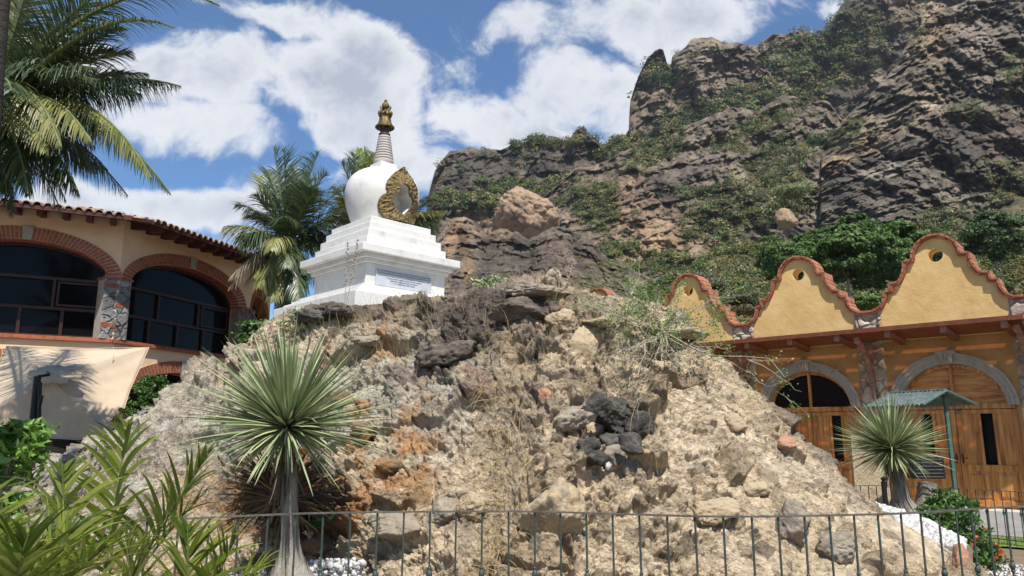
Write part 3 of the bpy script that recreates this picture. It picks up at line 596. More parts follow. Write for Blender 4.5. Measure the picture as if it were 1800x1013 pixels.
hill_tree(1580, 446, 66, 68, 92, 'large bright green tree directly behind the highest yellow gable', MT['treeleaf'], 12, n=(190, 130), clump=.2, hollow=.35)
hill_tree(1385, 462, 60, 48, 66, 'mid green leafy tree behind the gap left of the middle gable', MT['treeleaf'], 13, n=(110, 90), clump=.26)
hill_tree(1522, 528, 24, 30, 20, 'small bushy tree showing in the dip between the middle and right gables', MT['treeleaf'], 14, n=(60, 70))
hill_tree(1292, 535, 24, 40, 30, 'greyish bush rising behind the dip beside the left gable', MT['treegrey'], 15, n=(60, 80), name='bush')
hill_tree(1230, 500, 40, 46, 40, 'olive coloured bush on the slope above the leftmost gables', MT['treegrey'], 16, n=(60, 80), name='bush')
hill_tree(1745, 415, 70, 55, 66, 'dark green tree at the right edge above the roof line', MT['treedark'], 17, n=(90, 90), clump=.28)
hill_tree(1792, 128, 230, 36, 34, 'dark tree clinging to the right cliff at the picture edge', MT['treedark'], 18, n=(50, 60))
hill_tree(1440, 246, 205, 26, 18, 'dark round tree on the cliff face right of centre', MT['treedark'], 19, n=(40, 50))
hill_tree(1390, 338, 130, 34, 20, 'pale green spreading tree above the green grove', MT['treepale'], 20, n=(50, 60))
hill_tree(1160, 137, 390, 24, 20, 'dark tree in the notch of the rock pinnacle', MT['treedark'], 21, n=(50, 50))
hill_tree(1188, 92, 420, 8, 10, 'tiny tree beside the gap on top of the pinnacle', MT['treedark'], 22, n=(16, 30))
hill_tree(1414, 50, 420, 9, 12, 'lone tree on the plateau skyline', MT['treedark'], 23, n=(16, 30))
hill_tree(1466, 28, 420, 10, 11, 'lower of the two dark trees hanging off the top right crag', MT['treedark'], 24, n=(16, 30))
hill_tree(1482, 5, 420, 12, 12, 'upper of the two dark trees hanging off the top right crag', MT['treedark'], 25, n=(16, 30))
for i, (x, y, r, lab) in enumerate([(850, 262, 9, 'leftmost small tree on the left cliff skyline'), (905, 250, 11, 'dark tree left of the tallest tree on the left cliff skyline'), (938, 243, 14, 'tallest tree of the row on the left cliff skyline'),
                               (962, 246, 10, 'round tree just right of the tallest skyline tree'), (985, 248, 8, 'small tree at the right end of the skyline row'), (1080, 243, 11, 'low tree on the saddle right of the dark rock knob')]):
    hill_tree(x, y, 345, r, r*.8, lab, MT['treedark'], 30+i, 'trees along the left cliff skyline', n=(18, 30))

# ================================================================== MONUMENT
def build_stupa():
    C0 = np.array([-2.64, 14.55]); dR = np.array([.716, .698]); dL = np.array([-.698, .716])
    # frame: x along dR (parallel to the right-hand face), y along dL
    fr = lambda x, y, z: (C0[0]+dR[0]*x+dL[0]*y, C0[1]+dR[1]*x+dL[1]*y, z)
    t = thing('stupa', 'white stepped stupa with gold niche and ringed spire on top of the rock mound', 'stupa', (C0[0], C0[1], 3.6))
    def sq(name, h, z0, z1, m='white', bev=.008, hx=None):
        mb = MB(fr); mb.box((-h, -h, z0), (h, h, z1)); return mb.build(name, MT[m], t, bevel=bev)
    sq('base_slab', 1.47, 3.0, 4.0); sq('base_step', 1.34, 4.0, 4.07); sq('base_step', 1.23, 4.07, 4.14); sq('base_step', 1.12, 4.14, 4.21)
    body = sq('pedestal', .92, 4.21, 4.66)
    sq('cornice_moulding', .975, 4.66, 4.735); sq('cornice_moulding', 1.045, 4.735, 4.82); sq('cornice', 1.14, 4.82, 4.965, bev=.01)
    zt = [4.965, 5.16, 5.335, 5.495, 5.63]
    for h, a, b in zip((.93, .86, .785, .71), zt[:-1], zt[1:]): sq('terrace_step', h, a, b)
    # bulb with a niche cut into the face that looks to the right front (-y in the frame)
    prof = [(0.56,5.63),(.6,5.72),(.66,5.88),(.715,6.05),(.748,6.22),(.755,6.36),(.735,6.5),(.68,6.63),(.58,6.74),(.44,6.82),(.28,6.865),(.1,6.88)]
    pz = np.array([p[1] for p in prof]); pr = np.array([p[0] for p in prof])
    tt_ = np.linspace(0, 1, len(pz)); td = np.linspace(0, 1, 400); kz = np.hanning(75); kz /= kz.sum(); zz_ = np.interp(td, tt_, pz); rr2 = np.interp(td, tt_, pr)
    pad = lambda a: np.concatenate([2*a[0]-a[37:0:-1], a, 2*a[-1]-a[-2:-39:-1]]); pz = np.convolve(pad(zz_), kz, 'valid'); pr = np.convolve(pad(rr2), kz, 'valid')
    # gold shield outline (x across, z up): flame/lotus shape
    half = [(0,6.78),(.05,6.73),(.15,6.66),(.26,6.55),(.34,6.44),(.375,6.34),(.37,6.26),(.35,6.19),(.36,6.16),(.41,6.13),(.45,6.05),(.455,5.94),(.42,5.82),(.37,5.72),(.31,5.66)]
    outer = [(x, z) for x, z in half]+[(-x, z) for x, z in half[::-1][:-1]]
    th = []
    def lobe(cx, cz, r, a0, a1, n=8): return [(cx+r*math.cos(R(a0+(a1-a0)*i/n)), cz+r*math.sin(R(a0+(a1-a0)*i/n))) for i in range(n+1)]
    hole = lobe(0, 6.29, .125, -15, 195)+lobe(-.15, 6.08, .115, 95, 230)+[(-.15, 5.9), (-.07, 5.82), (0, 5.8), (.07, 5.82), (.15, 5.9)]+lobe(.15, 6.08, .115, -50, 85)
    def rad(z): return np.interp(z, pz, pr)
    yo = -.74     # plane of the relief
    # bulb surface: opening where the niche sits
    n = 96; rows = np.linspace(5.63, 6.88, 60); V = []; 
    A = np.linspace(0, 2*math.pi, n, endpoint=False)
    for z in rows:
        r = rad(z); sm_ = r
        for a in A: V.append((r*math.cos(a), r*math.sin(a), z))
    V = np.array(V).reshape(60, n, 3)
    def inside(x, z, P):
        c = False; j = len(P)-1
        for i in range(len(P)):
            if ((P[i][1] > z) != (P[j][1] > z)) and (x < (P[j][0]-P[i][0])*(z-P[i][1])/(P[j][1]-P[i][1])+P[i][0]): c = not c
            j = i
        return c
    fs = []
    for i in range(59):
        for k in range(n):
            k2 = (k+1) % n; m_ = (V[i, k]+V[i+1, k2])/2
            if m_[1] < 0 and inside(m_[0]*.96, m_[2], [(x*.93, 6.2+(z-6.2)*.93) for x, z in outer]): continue
            fs.append((i*n+k, i*n+k2, (i+1)*n+k2, (i+1)*n+k))
    mb = MB(fr); fs.append([59*n+k for k in range(n)]); mb.add(V.reshape(-1, 3), fs); dome = mb.build('bulb', MT['white'], t, smooth=True)
    # relief shield: follows the bulb surface, slightly proud
    gx = 44; gz = 60; X = np.linspace(-.47, .47, gx); Z = np.linspace(5.66, 6.72, gz); idx = {}; vv = []; ff = []
    def surf(x, z, off): r = max(rad(z), .67)+off; return (x, -math.sqrt(max(r*r-x*x, .02)), z)
    from_hole = lambda x, z: inside(x, z, hole)
    keep = np.zeros((gz-1, gx-1), bool)
    for i in range(gz-1):
        for j in range(gx-1):
            xm, zm = (X[j]+X[j+1])/2, (Z[i]+Z[i+1])/2; keep[i, j] = inside(xm, zm, outer) and not from_hole(xm, zm)
    # snap: build with triangle fill for clean outlines
    bm = bmesh.new(); loops = []
    def dens(P, s=.025):
        q = []
        for i in range(len(P)):
            a, b = P[i], P[(i+1) % len(P)]; m_ = max(1, int(math.hypot(a[0]-b[0], a[1]-b[1])/s))
            q += [(a[0]+(b[0]-a[0])*k/m_, a[1]+(b[1]-a[1])*k/m_) for k in range(m_)]
        return q
    O2, H2 = dens(outer), dens(hole)
    for lp in (O2, H2):
        vs = [bm.verts.new((p[0], 0, p[1])) for p in lp]; loops.append(vs)
        for i in range(len(vs)): bm.edges.new((vs[i], vs[(i+1) % len(vs)]))
    bmesh.ops.triangle_fill(bm, edges=bm.edges[:], use_beauty=True)
    for _ in range(2): bmesh.ops.subdivide_edges(bm, edges=[e for e in bm.edges if e.calc_length() > .035], cuts=1); bmesh.ops.triangulate(bm, faces=bm.faces[:])
    bm.verts.index_update(); Vp = np.array([(v.co.x, 0, v.co.z) for v in bm.verts]); Fp = [[v.index for v in f.verts] for f in bm.faces]
    bnd = [[v.index for v in e.verts] for e in bm.edges if len(e.link_faces) == 1]; bm.free()
    scroll = np.sin(Vp[:, 0]*38+3*np.sin(Vp[:, 2]*21))*np.sin(Vp[:, 2]*33+3*np.sin(Vp[:, 0]*26))
    fo = [surf(x, z, .05+.018*s) for (x, _, z), s in zip(Vp, scroll)]; bk = [surf(x, z, -.03) for (x, _, z) in Vp]; nn = len(Vp)
    mb = MB(fr); mb.add(fo+bk, [f for f in Fp]+[[i+nn for i in f][::-1] for f in Fp]+[(a, b, b+nn, a+nn) for a, b in bnd])
    mb.build('gold_niche_surround', MT['gold'], t)
    # niche shell going inwards
    mb = MB(fr); hb = H2; m_ = len(hb); rows_ = [0, -.1, -.22, -.34]; vs = []
    for k, o in enumerate(rows_):
        for x, z in hb: p = surf(x, z, -.02); vs.append((x*(1-.04*k), p[1]-o, z))
    fsn = [(k*m_+i, k*m_+(i+1) % m_, (k+1)*m_+(i+1) % m_, (k+1)*m_+i) for k in range(3) for i in range(m_)]; fsn.append([3*m_+i for i in range(m_)])
    mb.add(vs, fsn); mb.build('niche', MT['white'], t)
    # neck block and spire
    mb = MB(fr); mb.box((-.2, -.2, 6.84), (.2, .2, 7.0)); mb.build('neck_block', MT['white'], t, bevel=.008)
    c = (C0[0], C0[1], 0)
    pf = [(.15,7.0),(.19,7.01),(.205,7.05),(.2,7.1)]; z = 7.1; r = .2; 
    nrg = 10; zs = np.linspace(7.1, 7.68, nrg+1); rs = np.linspace(.198, .112, nrg+1)
    mb = MB(); mb.lathe(c, [(.15,7.0),(.19,7.012),(.208,7.05),(.2,7.095),(.17,7.1)], 28); sp = mb.build('spire_foot', MT['ring'], t, smooth=True)
    mb = MB(); mb.lathe(c, [(.17,7.08),(.09,7.72),(.085,7.86)], 20); core = mb.build('spire_core', MT['ringdk'], t, smooth=True)
    for i in range(nrg):
        a, b = zs[i], zs[i+1]; ra = rs[i]; g = (b-a)
        mb = MB(); mb.lathe(c, [(ra*.8, a+.012), (ra*.97, a+.014), (ra, a+.024), (ra*.985, b-.012), (ra*.95, b-.004), (ra*.75, b-.003)], 28); mb.build('spire_ring', MT['ring'] if i < 9 else MT['ringdk'], t, smooth=True)
    mb = MB(); mb.lathe(c, [(.1,7.83),(.185,7.80),(.2,7.81),(.2,7.835),(.17,7.86),(.145,7.9),(.125,7.97),(.115,8.04),(.1,8.05)], 28); um = mb.build('gold_canopy', MT['golddk'], t, smooth=True)
    mb = MB()
    for k in range(8):
        a = k*math.pi/4; x, y = C0[0]+.15*math.cos(a), C0[1]+.15*math.sin(a)
        mb.add([(x-.02*math.sin(a), y+.02*math.cos(a), 7.81), (x+.02*math.sin(a), y-.02*math.cos(a), 7.81), (x, y, 7.74), (x+.01*math.cos(a), y+.01*math.sin(a), 7.8)], [(0, 1, 2), (0, 3, 2), (1, 3, 2), (0, 1, 3)])
    mb.build('canopy_pendants', MT['golddk'], um)
    mb = MB(); mb.lathe(c, [(.09,8.03),(.125,8.05),(.14,8.09),(.13,8.14),(.12,8.14),(.08,8.06)], 24)
    for k in range(9):
        a = k*2*math.pi/9; x, y = C0[0]+.132*math.cos(a), C0[1]+.132*math.sin(a); mb.tube([(x, y, 8.1), (x, y, 8.155), (x, y, 8.185)], [.03, .022, .004], 6)
    mb.build('gold_crown', MT['golddk'], t)
    # crescent (open to the top) with disc and drop, facing the picture side
    mb = MB(lambda x, y, z: (C0[0]+x, C0[1]+y, z)); cr_ = []
    for k in range(17):
        a = R(190+160*k/16); cr_.append((.125*math.cos(a), 8.29+.12*math.sin(a)))
    inn = []
    for k in range(17):
        a = R(350-160*k/16); inn.append((.1*math.cos(a), 8.31+.085*math.sin(a)))
    for i in range(16): mb.prism([cr_[i], cr_[i+1], inn[15-i], inn[16-i]], -.025, .025, (0, 2, 1))
    mb.build('crescent', MT['golddk'], t)
    mb = MB(); mb.lathe((C0[0], C0[1], 8.3), [(.001,-.085),(.04,-.075),(.07,-.045),(.083,0),(.07,.045),(.04,.075),(.012,.085)], 20); mb.build('sun_disc', MT['gold'], t, smooth=True)
    mb = MB(); mb.lathe((C0[0], C0[1], 8.405), [(.012,-.03),(.03,-.015),(.034,.01),(.02,.03),(.003,.045)], 14); mb.build('jewel', MT['golddk'], t, smooth=True)
    # plaque on the right-hand face: face y=-.92 ; x along
    mb = MB(fr); mb.box((-.72, -.945, 4.265), (.56, -.921, 4.575)); pl = mb.build('plaque', MT['plaque'], t)
    lines = ['Esta estupa fue construida por el proyecto Estupas para la Paz. El patrocinio por la Fundación del Bien', 'Todos juntos y Maestros damos principio mental para beneficio como esfuerzo de una vida',
             'Durante los últimos momentos, así como la armonía interdependiente El bienestar común universal', '"Nunca se puede obtener la paz en el mundo exterior', 'hasta que la hagamos en nosotros mismos"', 'S. S. el Dalai Lama, Tenzin Gyatso', ]
    def text(s, x, z, size, parent):
        cu = bpy.data.curves.new('lettering', 'FONT'); cu.body = s; cu.size = size; cu.align_x = 'CENTER'; cu.resolution_u = 2; cu.offset = size*.02
        ob = bpy.data.objects.new('tmp', cu); me = ob.to_mesh(); P = np.array([v.co[:] for v in me.vertices]); Fa = [list(p.vertices) for p in me.polygons]; ob.to_mesh_clear(); bpy.data.objects.remove(ob)
        w = P[:, 0].max()-P[:, 0].min(); k = min(1, 1.22/w) if w > 0 else 1
        mb.add([(x+p[0]*k, -.949, z+p[1]) for p in P], Fa)
    mb = MB(fr)
    for i, (s, w) in enumerate(zip(lines, (1.2, 1.12, 1.2, .7, .6, .45))): text(s, -.08, 4.535-.042*i, .036, pl)
    text('Tepoztlán, Mor.', .4, 4.28, .024, pl)
    mb.build('lettering', MT['ink'], pl)
build_stupa()

# ================================================================== YELLOW BUILDING (right)
RP = np.array([8.64, 14.8]); Rd = np.array([.73343, -.67976]); Rn = np.array([-.67976, -.73343])
frR = lambda s, o, z: (RP[0]+Rd[0]*s+Rn[0]*o, RP[1]+Rd[1]*s+Rn[1]*o, z)
BAY = 2.83
def rubble(name, s0, s1, z0, z1, o, fr, m, parent, scale=3.2, seed=1, tones=((.36,.31,.24),(.46,.4,.31),(.28,.22,.17),(.4,.27,.2)), mort=(.5,.46,.4), res=.016, top=None, proud=.035, joint=.1):
    nx = max(4, int((s1-s0)/res)); nz = max(4, int((z1-z0)/res)); s = np.linspace(s0, s1, nx); z = np.linspace(z0, z1, nz)
    S, Z = np.meshgrid(s, z)
    if top is not None: tz = top(S); Z = z0+(Z-z0)*(tz-z0)/(z1-z0)
    p = np.stack([S*scale, Z*scale*1.15, 0*S+seed*3.1], -1); p = p+fbm(p*1.5, 3, seed)[..., None]*np.array([.35, .35, 0]); p[..., 2] = seed*3+.5
    f1, f2, idv = worley(p, seed); e = sstep(0, joint*1.6, f2-f1)
    h = e*(proud*.6+proud*idv)+fbm(p*4, 3, seed+2)*.012*e
    ed = np.minimum(np.minimum(S-s0, s1-S), .03)/.03; h = h*np.clip(ed, .2, 1)
    q = np.stack(fr(S, o+h, Z), -1); k = (idv*len(tones)*2.99).astype(int) % len(tones); c = np.array(tones)[k]*(.75+.5*((idv*17) % 1))[..., None]*(1+.25*fbm(p*5, 3, 8)[..., None])
    c = c*e[..., None]+np.array(mort)*(1-e[..., None])
    return np_mesh(name, q, grid_faces(nz, nx, True), m, parent, colors=c)
def gable_outline():
    h = [(0,5.56)]
    for a in (75, 60, 45, 30, 15, 0): h.append((.42*math.cos(R(a)), 5.14+.42*math.sin(R(a))))
    h += [(.43,5.11),(.58,5.09),(.59,4.97),(.62,4.86),(.67,4.76),(.73,4.68),(.88,4.655),(.89,4.52),(1.01,4.5),(1.02,4.4),(1.06,4.29),(1.13,4.2),(1.25,4.13),(1.415,4.115)]
    return h
GH = gable_outline()
def top_z(ds):       # height of the gable line at distance ds from a gable centre
    return np.interp(np.abs(((ds+BAY/2) % BAY)-BAY/2), [p[0] for p in GH], [p[1] for p in GH])
def brick_path(mb, pts, w0, w1, o0, o1, L=.15, gap=.008):
    """bricks laid along a polyline in the (s,z) plane, thickness w outward (left normal)"""
    P = [Vector(p) for p in pts]; seg = []
    for a, b in zip(P[:-1], P[1:]):
        n = max(1, round((b-a).length/L))
        for k in range(n): seg.append((a.lerp(b, k/n), a.lerp(b, (k+1)/n)))
    nrm = []
    for a, b in seg: d = (b-a).normalized(); nrm.append(Vector((-d.y, d.x)))
    for i, (a, b) in enumerate(seg):
        na = nrm[i] if i == 0 else (nrm[i]+nrm[i-1]); nb = nrm[i] if i == len(seg)-1 else (nrm[i]+nrm[i+1])
        def fix(v, n):
            if v.length < .5: return n
            v = v.normalized(); return v/max(.55, v.dot(n))
        na = fix(na, nrm[i]); nb = fix(nb, nrm[i]); d = (b-a).normalized()*gap/2; a2, b2 = a+d, b-d
        mb.prism([tuple(a2+na*w0), tuple(b2+nb*w0), tuple(b2+nb*w1), tuple(a2+na*w1)], o0+random.uniform(-.004, .004), o1+random.uniform(-.006, .006), (0, 2, 1))
def build_right():
    t = thing('yellow_building', 'yellow plastered building with curved brick capped gables and arched wooden doors', 'building', frR(0, 0, 0))
    fr = frR; z0 = .2
    for b in range(-3, 2):
        sc = b*BAY; L, Rr = sc-BAY/2+.27, sc+BAY/2-.27
        outer = [(L, z0)]
        ar = [(sc+1.10*math.cos(R(a)), 2.12+1.0*math.sin(R(a))) for a in range(180, -1, -8)]
        outer = [(L, z0), (sc-1.10, z0)]+ar+[(sc+1.10, z0), (Rr, z0)]
        pts = [(sc+x, z) for x, z in GH if x < BAY/2-.27][::-1]; pts2 = [(sc-x, z) for x, z in GH if x < BAY/2-.27]
        slab('shaded_wall', outer+[(Rr, 3.47), (L, 3.47)], [], -.32, 0, fr, MT['shadeochre'], t)  # wall below the awning, its shade put into the plaster colour
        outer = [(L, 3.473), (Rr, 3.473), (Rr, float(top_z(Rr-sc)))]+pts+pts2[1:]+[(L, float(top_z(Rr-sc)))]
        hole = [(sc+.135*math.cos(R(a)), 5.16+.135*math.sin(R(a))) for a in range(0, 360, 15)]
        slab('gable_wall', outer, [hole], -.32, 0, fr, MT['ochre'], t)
        # carved stone arch surround
        mb = MB(fr)
        for (ri, ro, o1) in ((.93, 1.0, .03), (1.0, 1.08, .06), (1.08, 1.13, .085)):
            prof = [(180-k*7.2) for k in range(26)]
            for a, a2 in zip(prof[:-1], prof[1:]):
                q = []
                for aa, rr_ in ((a, ri), (a2, ri), (a2, ro), (a, ro)): q.append((sc+rr_*math.cos(R(aa)), 2.12+(rr_-.1)*math.sin(R(aa))))
                mb.prism(q, -.25, o1, (0, 2, 1))
        mb.build('arch_surround', MT['greystone'], t)
        mb = MB(fr); mb.prism([(sc-.1, 2.95), (sc+.1, 2.95), (sc+.13, 3.19), (sc-.13, 3.19)], 0, .14, (0, 2, 1)); mb.prism([(sc-.17, 3.13), (sc+.17, 3.13), (sc+.17, 3.2), (sc-.17, 3.2)], 0, .16, (0, 2, 1))
        for k in (-1, 0, 1): mb.box((sc+k*.06-.016, .14, 2.97), (sc+k*.06+.016, .16, 3.13))
        mb.build('keystone', MT['greystone'], t, bevel=.006)
        build_door(t, sc, z0, glass=(b <= -1))
        # brick coping
        full = [(sc-x, z) for x, z in GH[::-1]]+[(sc+x, z) for x, z in GH[1:]]
        mb = MB(fr); brick_path(mb, full, -.0, .04, -.4, .085, L=.14, gap=.016); mb.build('brick_coping', MT['terra'], t)
        mb = MB(fr); brick_path(mb, full, -.04, .028, -.385, .07, L=.14, gap=0); mb.build('mortar_bed', MT['brick'], t)
    for b in range(-4, 2):
        sc = b*BAY+BAY/2; a, c = sc-.27, sc+.27
        mb = MB(fr); mb.box((a+.01, -.36, z0-.1), (c-.01, -.02, 4.08)); mb.build('pier_core', MT['greystone'], t)
        rubble('stone_pier', a, c, z0, 4.1, 0.0, fr, MT['rubble'], t, seed=30+b, top=lambda S, b=b: top_z(S), tones=((.52,.44,.33),(.62,.54,.42),(.45,.31,.23),(.4,.34,.27)), mort=(.3,.26,.2))
    # gallery roof: boards with gaps under a tinted sheet
    S0, S1 = -3.4*BAY-.3, 1.42+.05
    zw = lambda o: 3.5+.1*o
    mb = MB(fr); nb = 9
    for k in range(nb):
        o0 = .0+1.02*k/nb; o1 = o0+1.02/nb-.034
        mb.add([(S0, o0, zw(o0)), (S1, o0, zw(o0)), (S1, o1, zw(o1)), (S0, o1, zw(o1)), (S0, o0, zw(o0)+.02), (S1, o0, zw(o0)+.02), (S1, o1, zw(o1)+.02), (S0, o1, zw(o1)+.02)], [(0,3,2,1),(4,5,6,7),(0,1,5,4),(1,2,6,5),(2,3,7,6),(3,0,4,7)])
    mb.build('awning_boards', MT['redwood'], t)
    mb = MB(fr); mb.add([(S0, .0, 3.545), (S1, .0, 3.545), (S1, 1.02, 3.64), (S0, 1.02, 3.64)], [(0, 1, 2, 3)]); mb.build('awning_sheet', MT['sheet'], t)
    mb = MB(fr); mb.box((S0, 1.025, 3.575), (S1+.03, 1.06, 3.66)); mb.build('awning_edge', MT['redwood'], t)
    mb = MB(fr); mb.box((S1+.0, -.3, 3.49), (S1+.05, 1.02, 3.64)); mb.build('awning_end', MT['pinkwood'], t)
    # hipped side running away at the right corner
    mb = MB(fr); mb.add([(S1+.03, 1.06, 3.58), (S1+1.3, .62, 3.42), (S1+1.3, .62, 3.5), (S1+.03, 1.06, 3.66), (S1+.03, .1, 3.58), (S1+1.3, .1, 3.42), (S1+1.3, .1, 3.5), (S1+.03, .1, 3.66)], [(0,1,2,3),(7,6,5,4),(3,2,6,7),(0,4,5,1),(1,5,6,2),(0,3,7,4)]); mb.build('side_awning', MT['pinkwood'], t)
    for k, s in enumerate([-8.6, -7.62, -6.64, -5.66, -4.68, -3.71, -2.73, -1.75, -.77, .21, 1.19]):
        mb = MB(fr); mb.add([(s-.045, 0, 3.38), (s+.045, 0, 3.38), (s+.045, .98, 3.46), (s-.045, .98, 3.46), (s-.045, 0, 3.495), (s+.045, 0, 3.495), (s+.045, .98, 3.59), (s-.045, .98, 3.59)], [(0,3,2,1),(4,5,6,7),(0,1,5,4),(1,2,6,5),(2,3,7,6),(3,0,4,7)])
        rf = mb.build('rafter', MT['redwood'], t)
        mb = MB(fr); mb.box((s-.055, .98, 3.45), (s+.055, .995, 3.57)); mb.build('rafter_end', MT['pinkwood'], rf)
        mb = MB(fr)
        for q in range(20): o = .04+q*.046; mb.box((s-.05, o, 3.40+.08*o), (s+.05, o+.02, 3.48+.08*o))
        mb.build('tooth_moulding', MT['pinkwood'], rf)
    for s in (-7.08, -4.25, -1.42, 1.36):
        s2 = s+.03 if s < 1 else s
        for ds in (0,):
            pts = [(.92, 3.44), (.7, 3.36), (.48, 3.2), (.3, 2.98), (.17, 2.72), (.1, 2.5), (.085, 2.33)]
            mb = MB(fr)
            for (a, za), (b_, zb) in zip(pts[:-1], pts[1:]): mb.prism([(a, za-.05), (b_-.035, zb-.0), (b_+.035, zb+.02), (a+.0, za+.06)], s2-.05, s2+.05, (1, 2, 0))
            mb.box((s2-.04, .06, 2.3), (s2+.04, .12, 3.45)); mb.build('curved_bracket', MT['pinkwood'], t)
    # body behind so that it is a closed building
    mb = MB(fr); mb.box((-3.5*BAY, -5, 0), (1.5*BAY, -.9, 3.4)); mb.build('rear_block', MT['ochre'], t)
    mb = MB(fr); mb.box((-3.5*BAY, -.9, 3.3), (1.5*BAY, -.33, 3.38)); mb.build('ceiling_slab', MT['ochre'], t)
    mb = MB(fr); mb.box((-3.6*BAY, -.5, 0), (1.5*BAY, .25, .2)); mb.build('door_sill', MT['kerb'], t, bevel=.01)
def build_door(t, sc, z0, glass):
    fr = frR; d = -.2
    W = .93
    mb = MB(fr)     # frame with arched head
    for a in range(180, 0, -6):
        q = [(sc+r*math.cos(R(aa)), 2.12+(r-.1)*math.sin(R(aa))) for aa, r in ((a, W-.07), (a-6, W-.07), (a-6, W), (a, W))]; mb.prism(q, d-.06, d+.05, (0, 2, 1))
    W = 1.10; mb.box((sc-W, d-.06, z0), (sc-W+.07, d+.05, 2.17)); mb.box((sc+W-.07, d-.06, z0), (sc+W, d+.05, 2.17))
    mb.box((sc-W+.07, d-.06, 2.06), (sc+W-.07, d+.06, 2.16)); mb.box((sc-.03, d-.05, 2.16), (sc+.03, d+.05, 2.92))
    f = mb.build('door_frame', MT['wood'], t, bevel=.006)
    W = .93; tym = [(sc+(W-.06)*math.cos(R(a)), 2.12+(W-.16)*math.sin(R(a))) for a in range(180, -1, -6)]
    mb = MB(fr); mb.prism(tym, d-.03, d-.01, (0, 2, 1)); mb.build('fanlight_glass' if glass else 'arched_wood_panel', MT['glass'] if glass else MT['woodh'], f)
    # two leaves
    W = 1.10
    for sg in (-1, 1):
        x0, x1 = (sc-W+.07, sc-.005) if sg < 0 else (sc+.005, sc+W-.07)
        if sg < 0: x1 -= .1*0
        w = x1-x0; mb = MB(fr); T = .09
        gl = (x0+.42, x0+.62) if sg > 0 else (x1-.62, x1-.42)
        mb.box((x0, d-.03, z0+.02), (x0+T, d+.03, 2.05)); mb.box((x1-T, d-.03, z0+.02), (x1, d+.03, 2.05))
        mb.box((x0+T, d-.03, 1.97), (x1-T, d+.03, 2.05)); mb.box((x0+T, d-.03, .88), (x1-T, d+.035, 1.0)); mb.box((x0+T, d-.03, z0+.02), (x1-T, d+.03, z0+.14))
        mb.box(((x0+x1)/2-.03, d-.03, z0+.14), ((x0+x1)/2+.03, d+.03, .88))
        mb.box((gl[0]-.05, d-.03, 1.0), (gl[0], d+.03, 1.97)); mb.box((gl[1], d-.03, 1.0), (gl[1]+.05, d+.03, 1.97))
        lf = mb.build('door_leaf', MT['wood'], t, bevel=.005)
        mb = MB(fr); mb.box((x0+T, d-.02, z0+.14), (x1-T, d, .88)); mb.box((x0+T, d-.02, 1.0), (gl[0]-.05, d, 1.97)) if gl[0]-.05 > x0+T else None
        mb.box((gl[1]+.05, d-.02, 1.0), (x1-T, d, 1.97)) if gl[1]+.05 < x1-T else None
        for a, b in ((x0+T+.03, (x0+x1)/2-.06), ((x0+x1)/2+.06, x1-T-.03)):
            mb.add([(a, d, z0+.18), (b, d, z0+.18), (b, d, .84), (a, d, .84), (a+.035, d+.02, z0+.22), (b-.035, d+.02, z0+.22), (b-.035, d+.02, .80), (a+.035, d+.02, .80)], [(4,5,6,7),(0,1,5,4),(1,2,6,5),(2,3,7,6),(3,0,4,7)])
        mb.build('door_panel', MT['wood'], lf)
        mb = MB(fr); mb.box((gl[0], d-.015, 1.0), (gl[1], d-.002, 1.97)); mb.build('door_glass', MT['glass'], lf)
        mb = MB(fr); hx = x0+.05 if sg > 0 else x1-.05; mb.box((hx-.012, d+.03, 1.02), (hx+.012, d+.04, 1.2)); mb.tube([(hx, d+.04, 1.12), (hx, d+.08, 1.12), (hx+sg*.09, d+.085, 1.12)], .009, 6); mb.build('handle', MT['black'], lf)
build_right()
def wall_lamp():
    t = thing('wall_lamp', 'small dark lamp hanging at the head of the right wooden door', 'lamp', frR(.1, .0, 2.05)); mb = MB(frR)
    mb.box((.08, -.13, 2.03), (.12, -.03, 2.06)); mb.build('arm', MT['black'], t)
    c = frR(.1, -.02, 0); mb = MB(); mb.lathe(c, [(.01,2.05),(.02,2.03),(.045,1.98),(.05,1.97),(.03,1.965)], 10); mb.build('shade', MT['greenpost'], t)
wall_lamp()

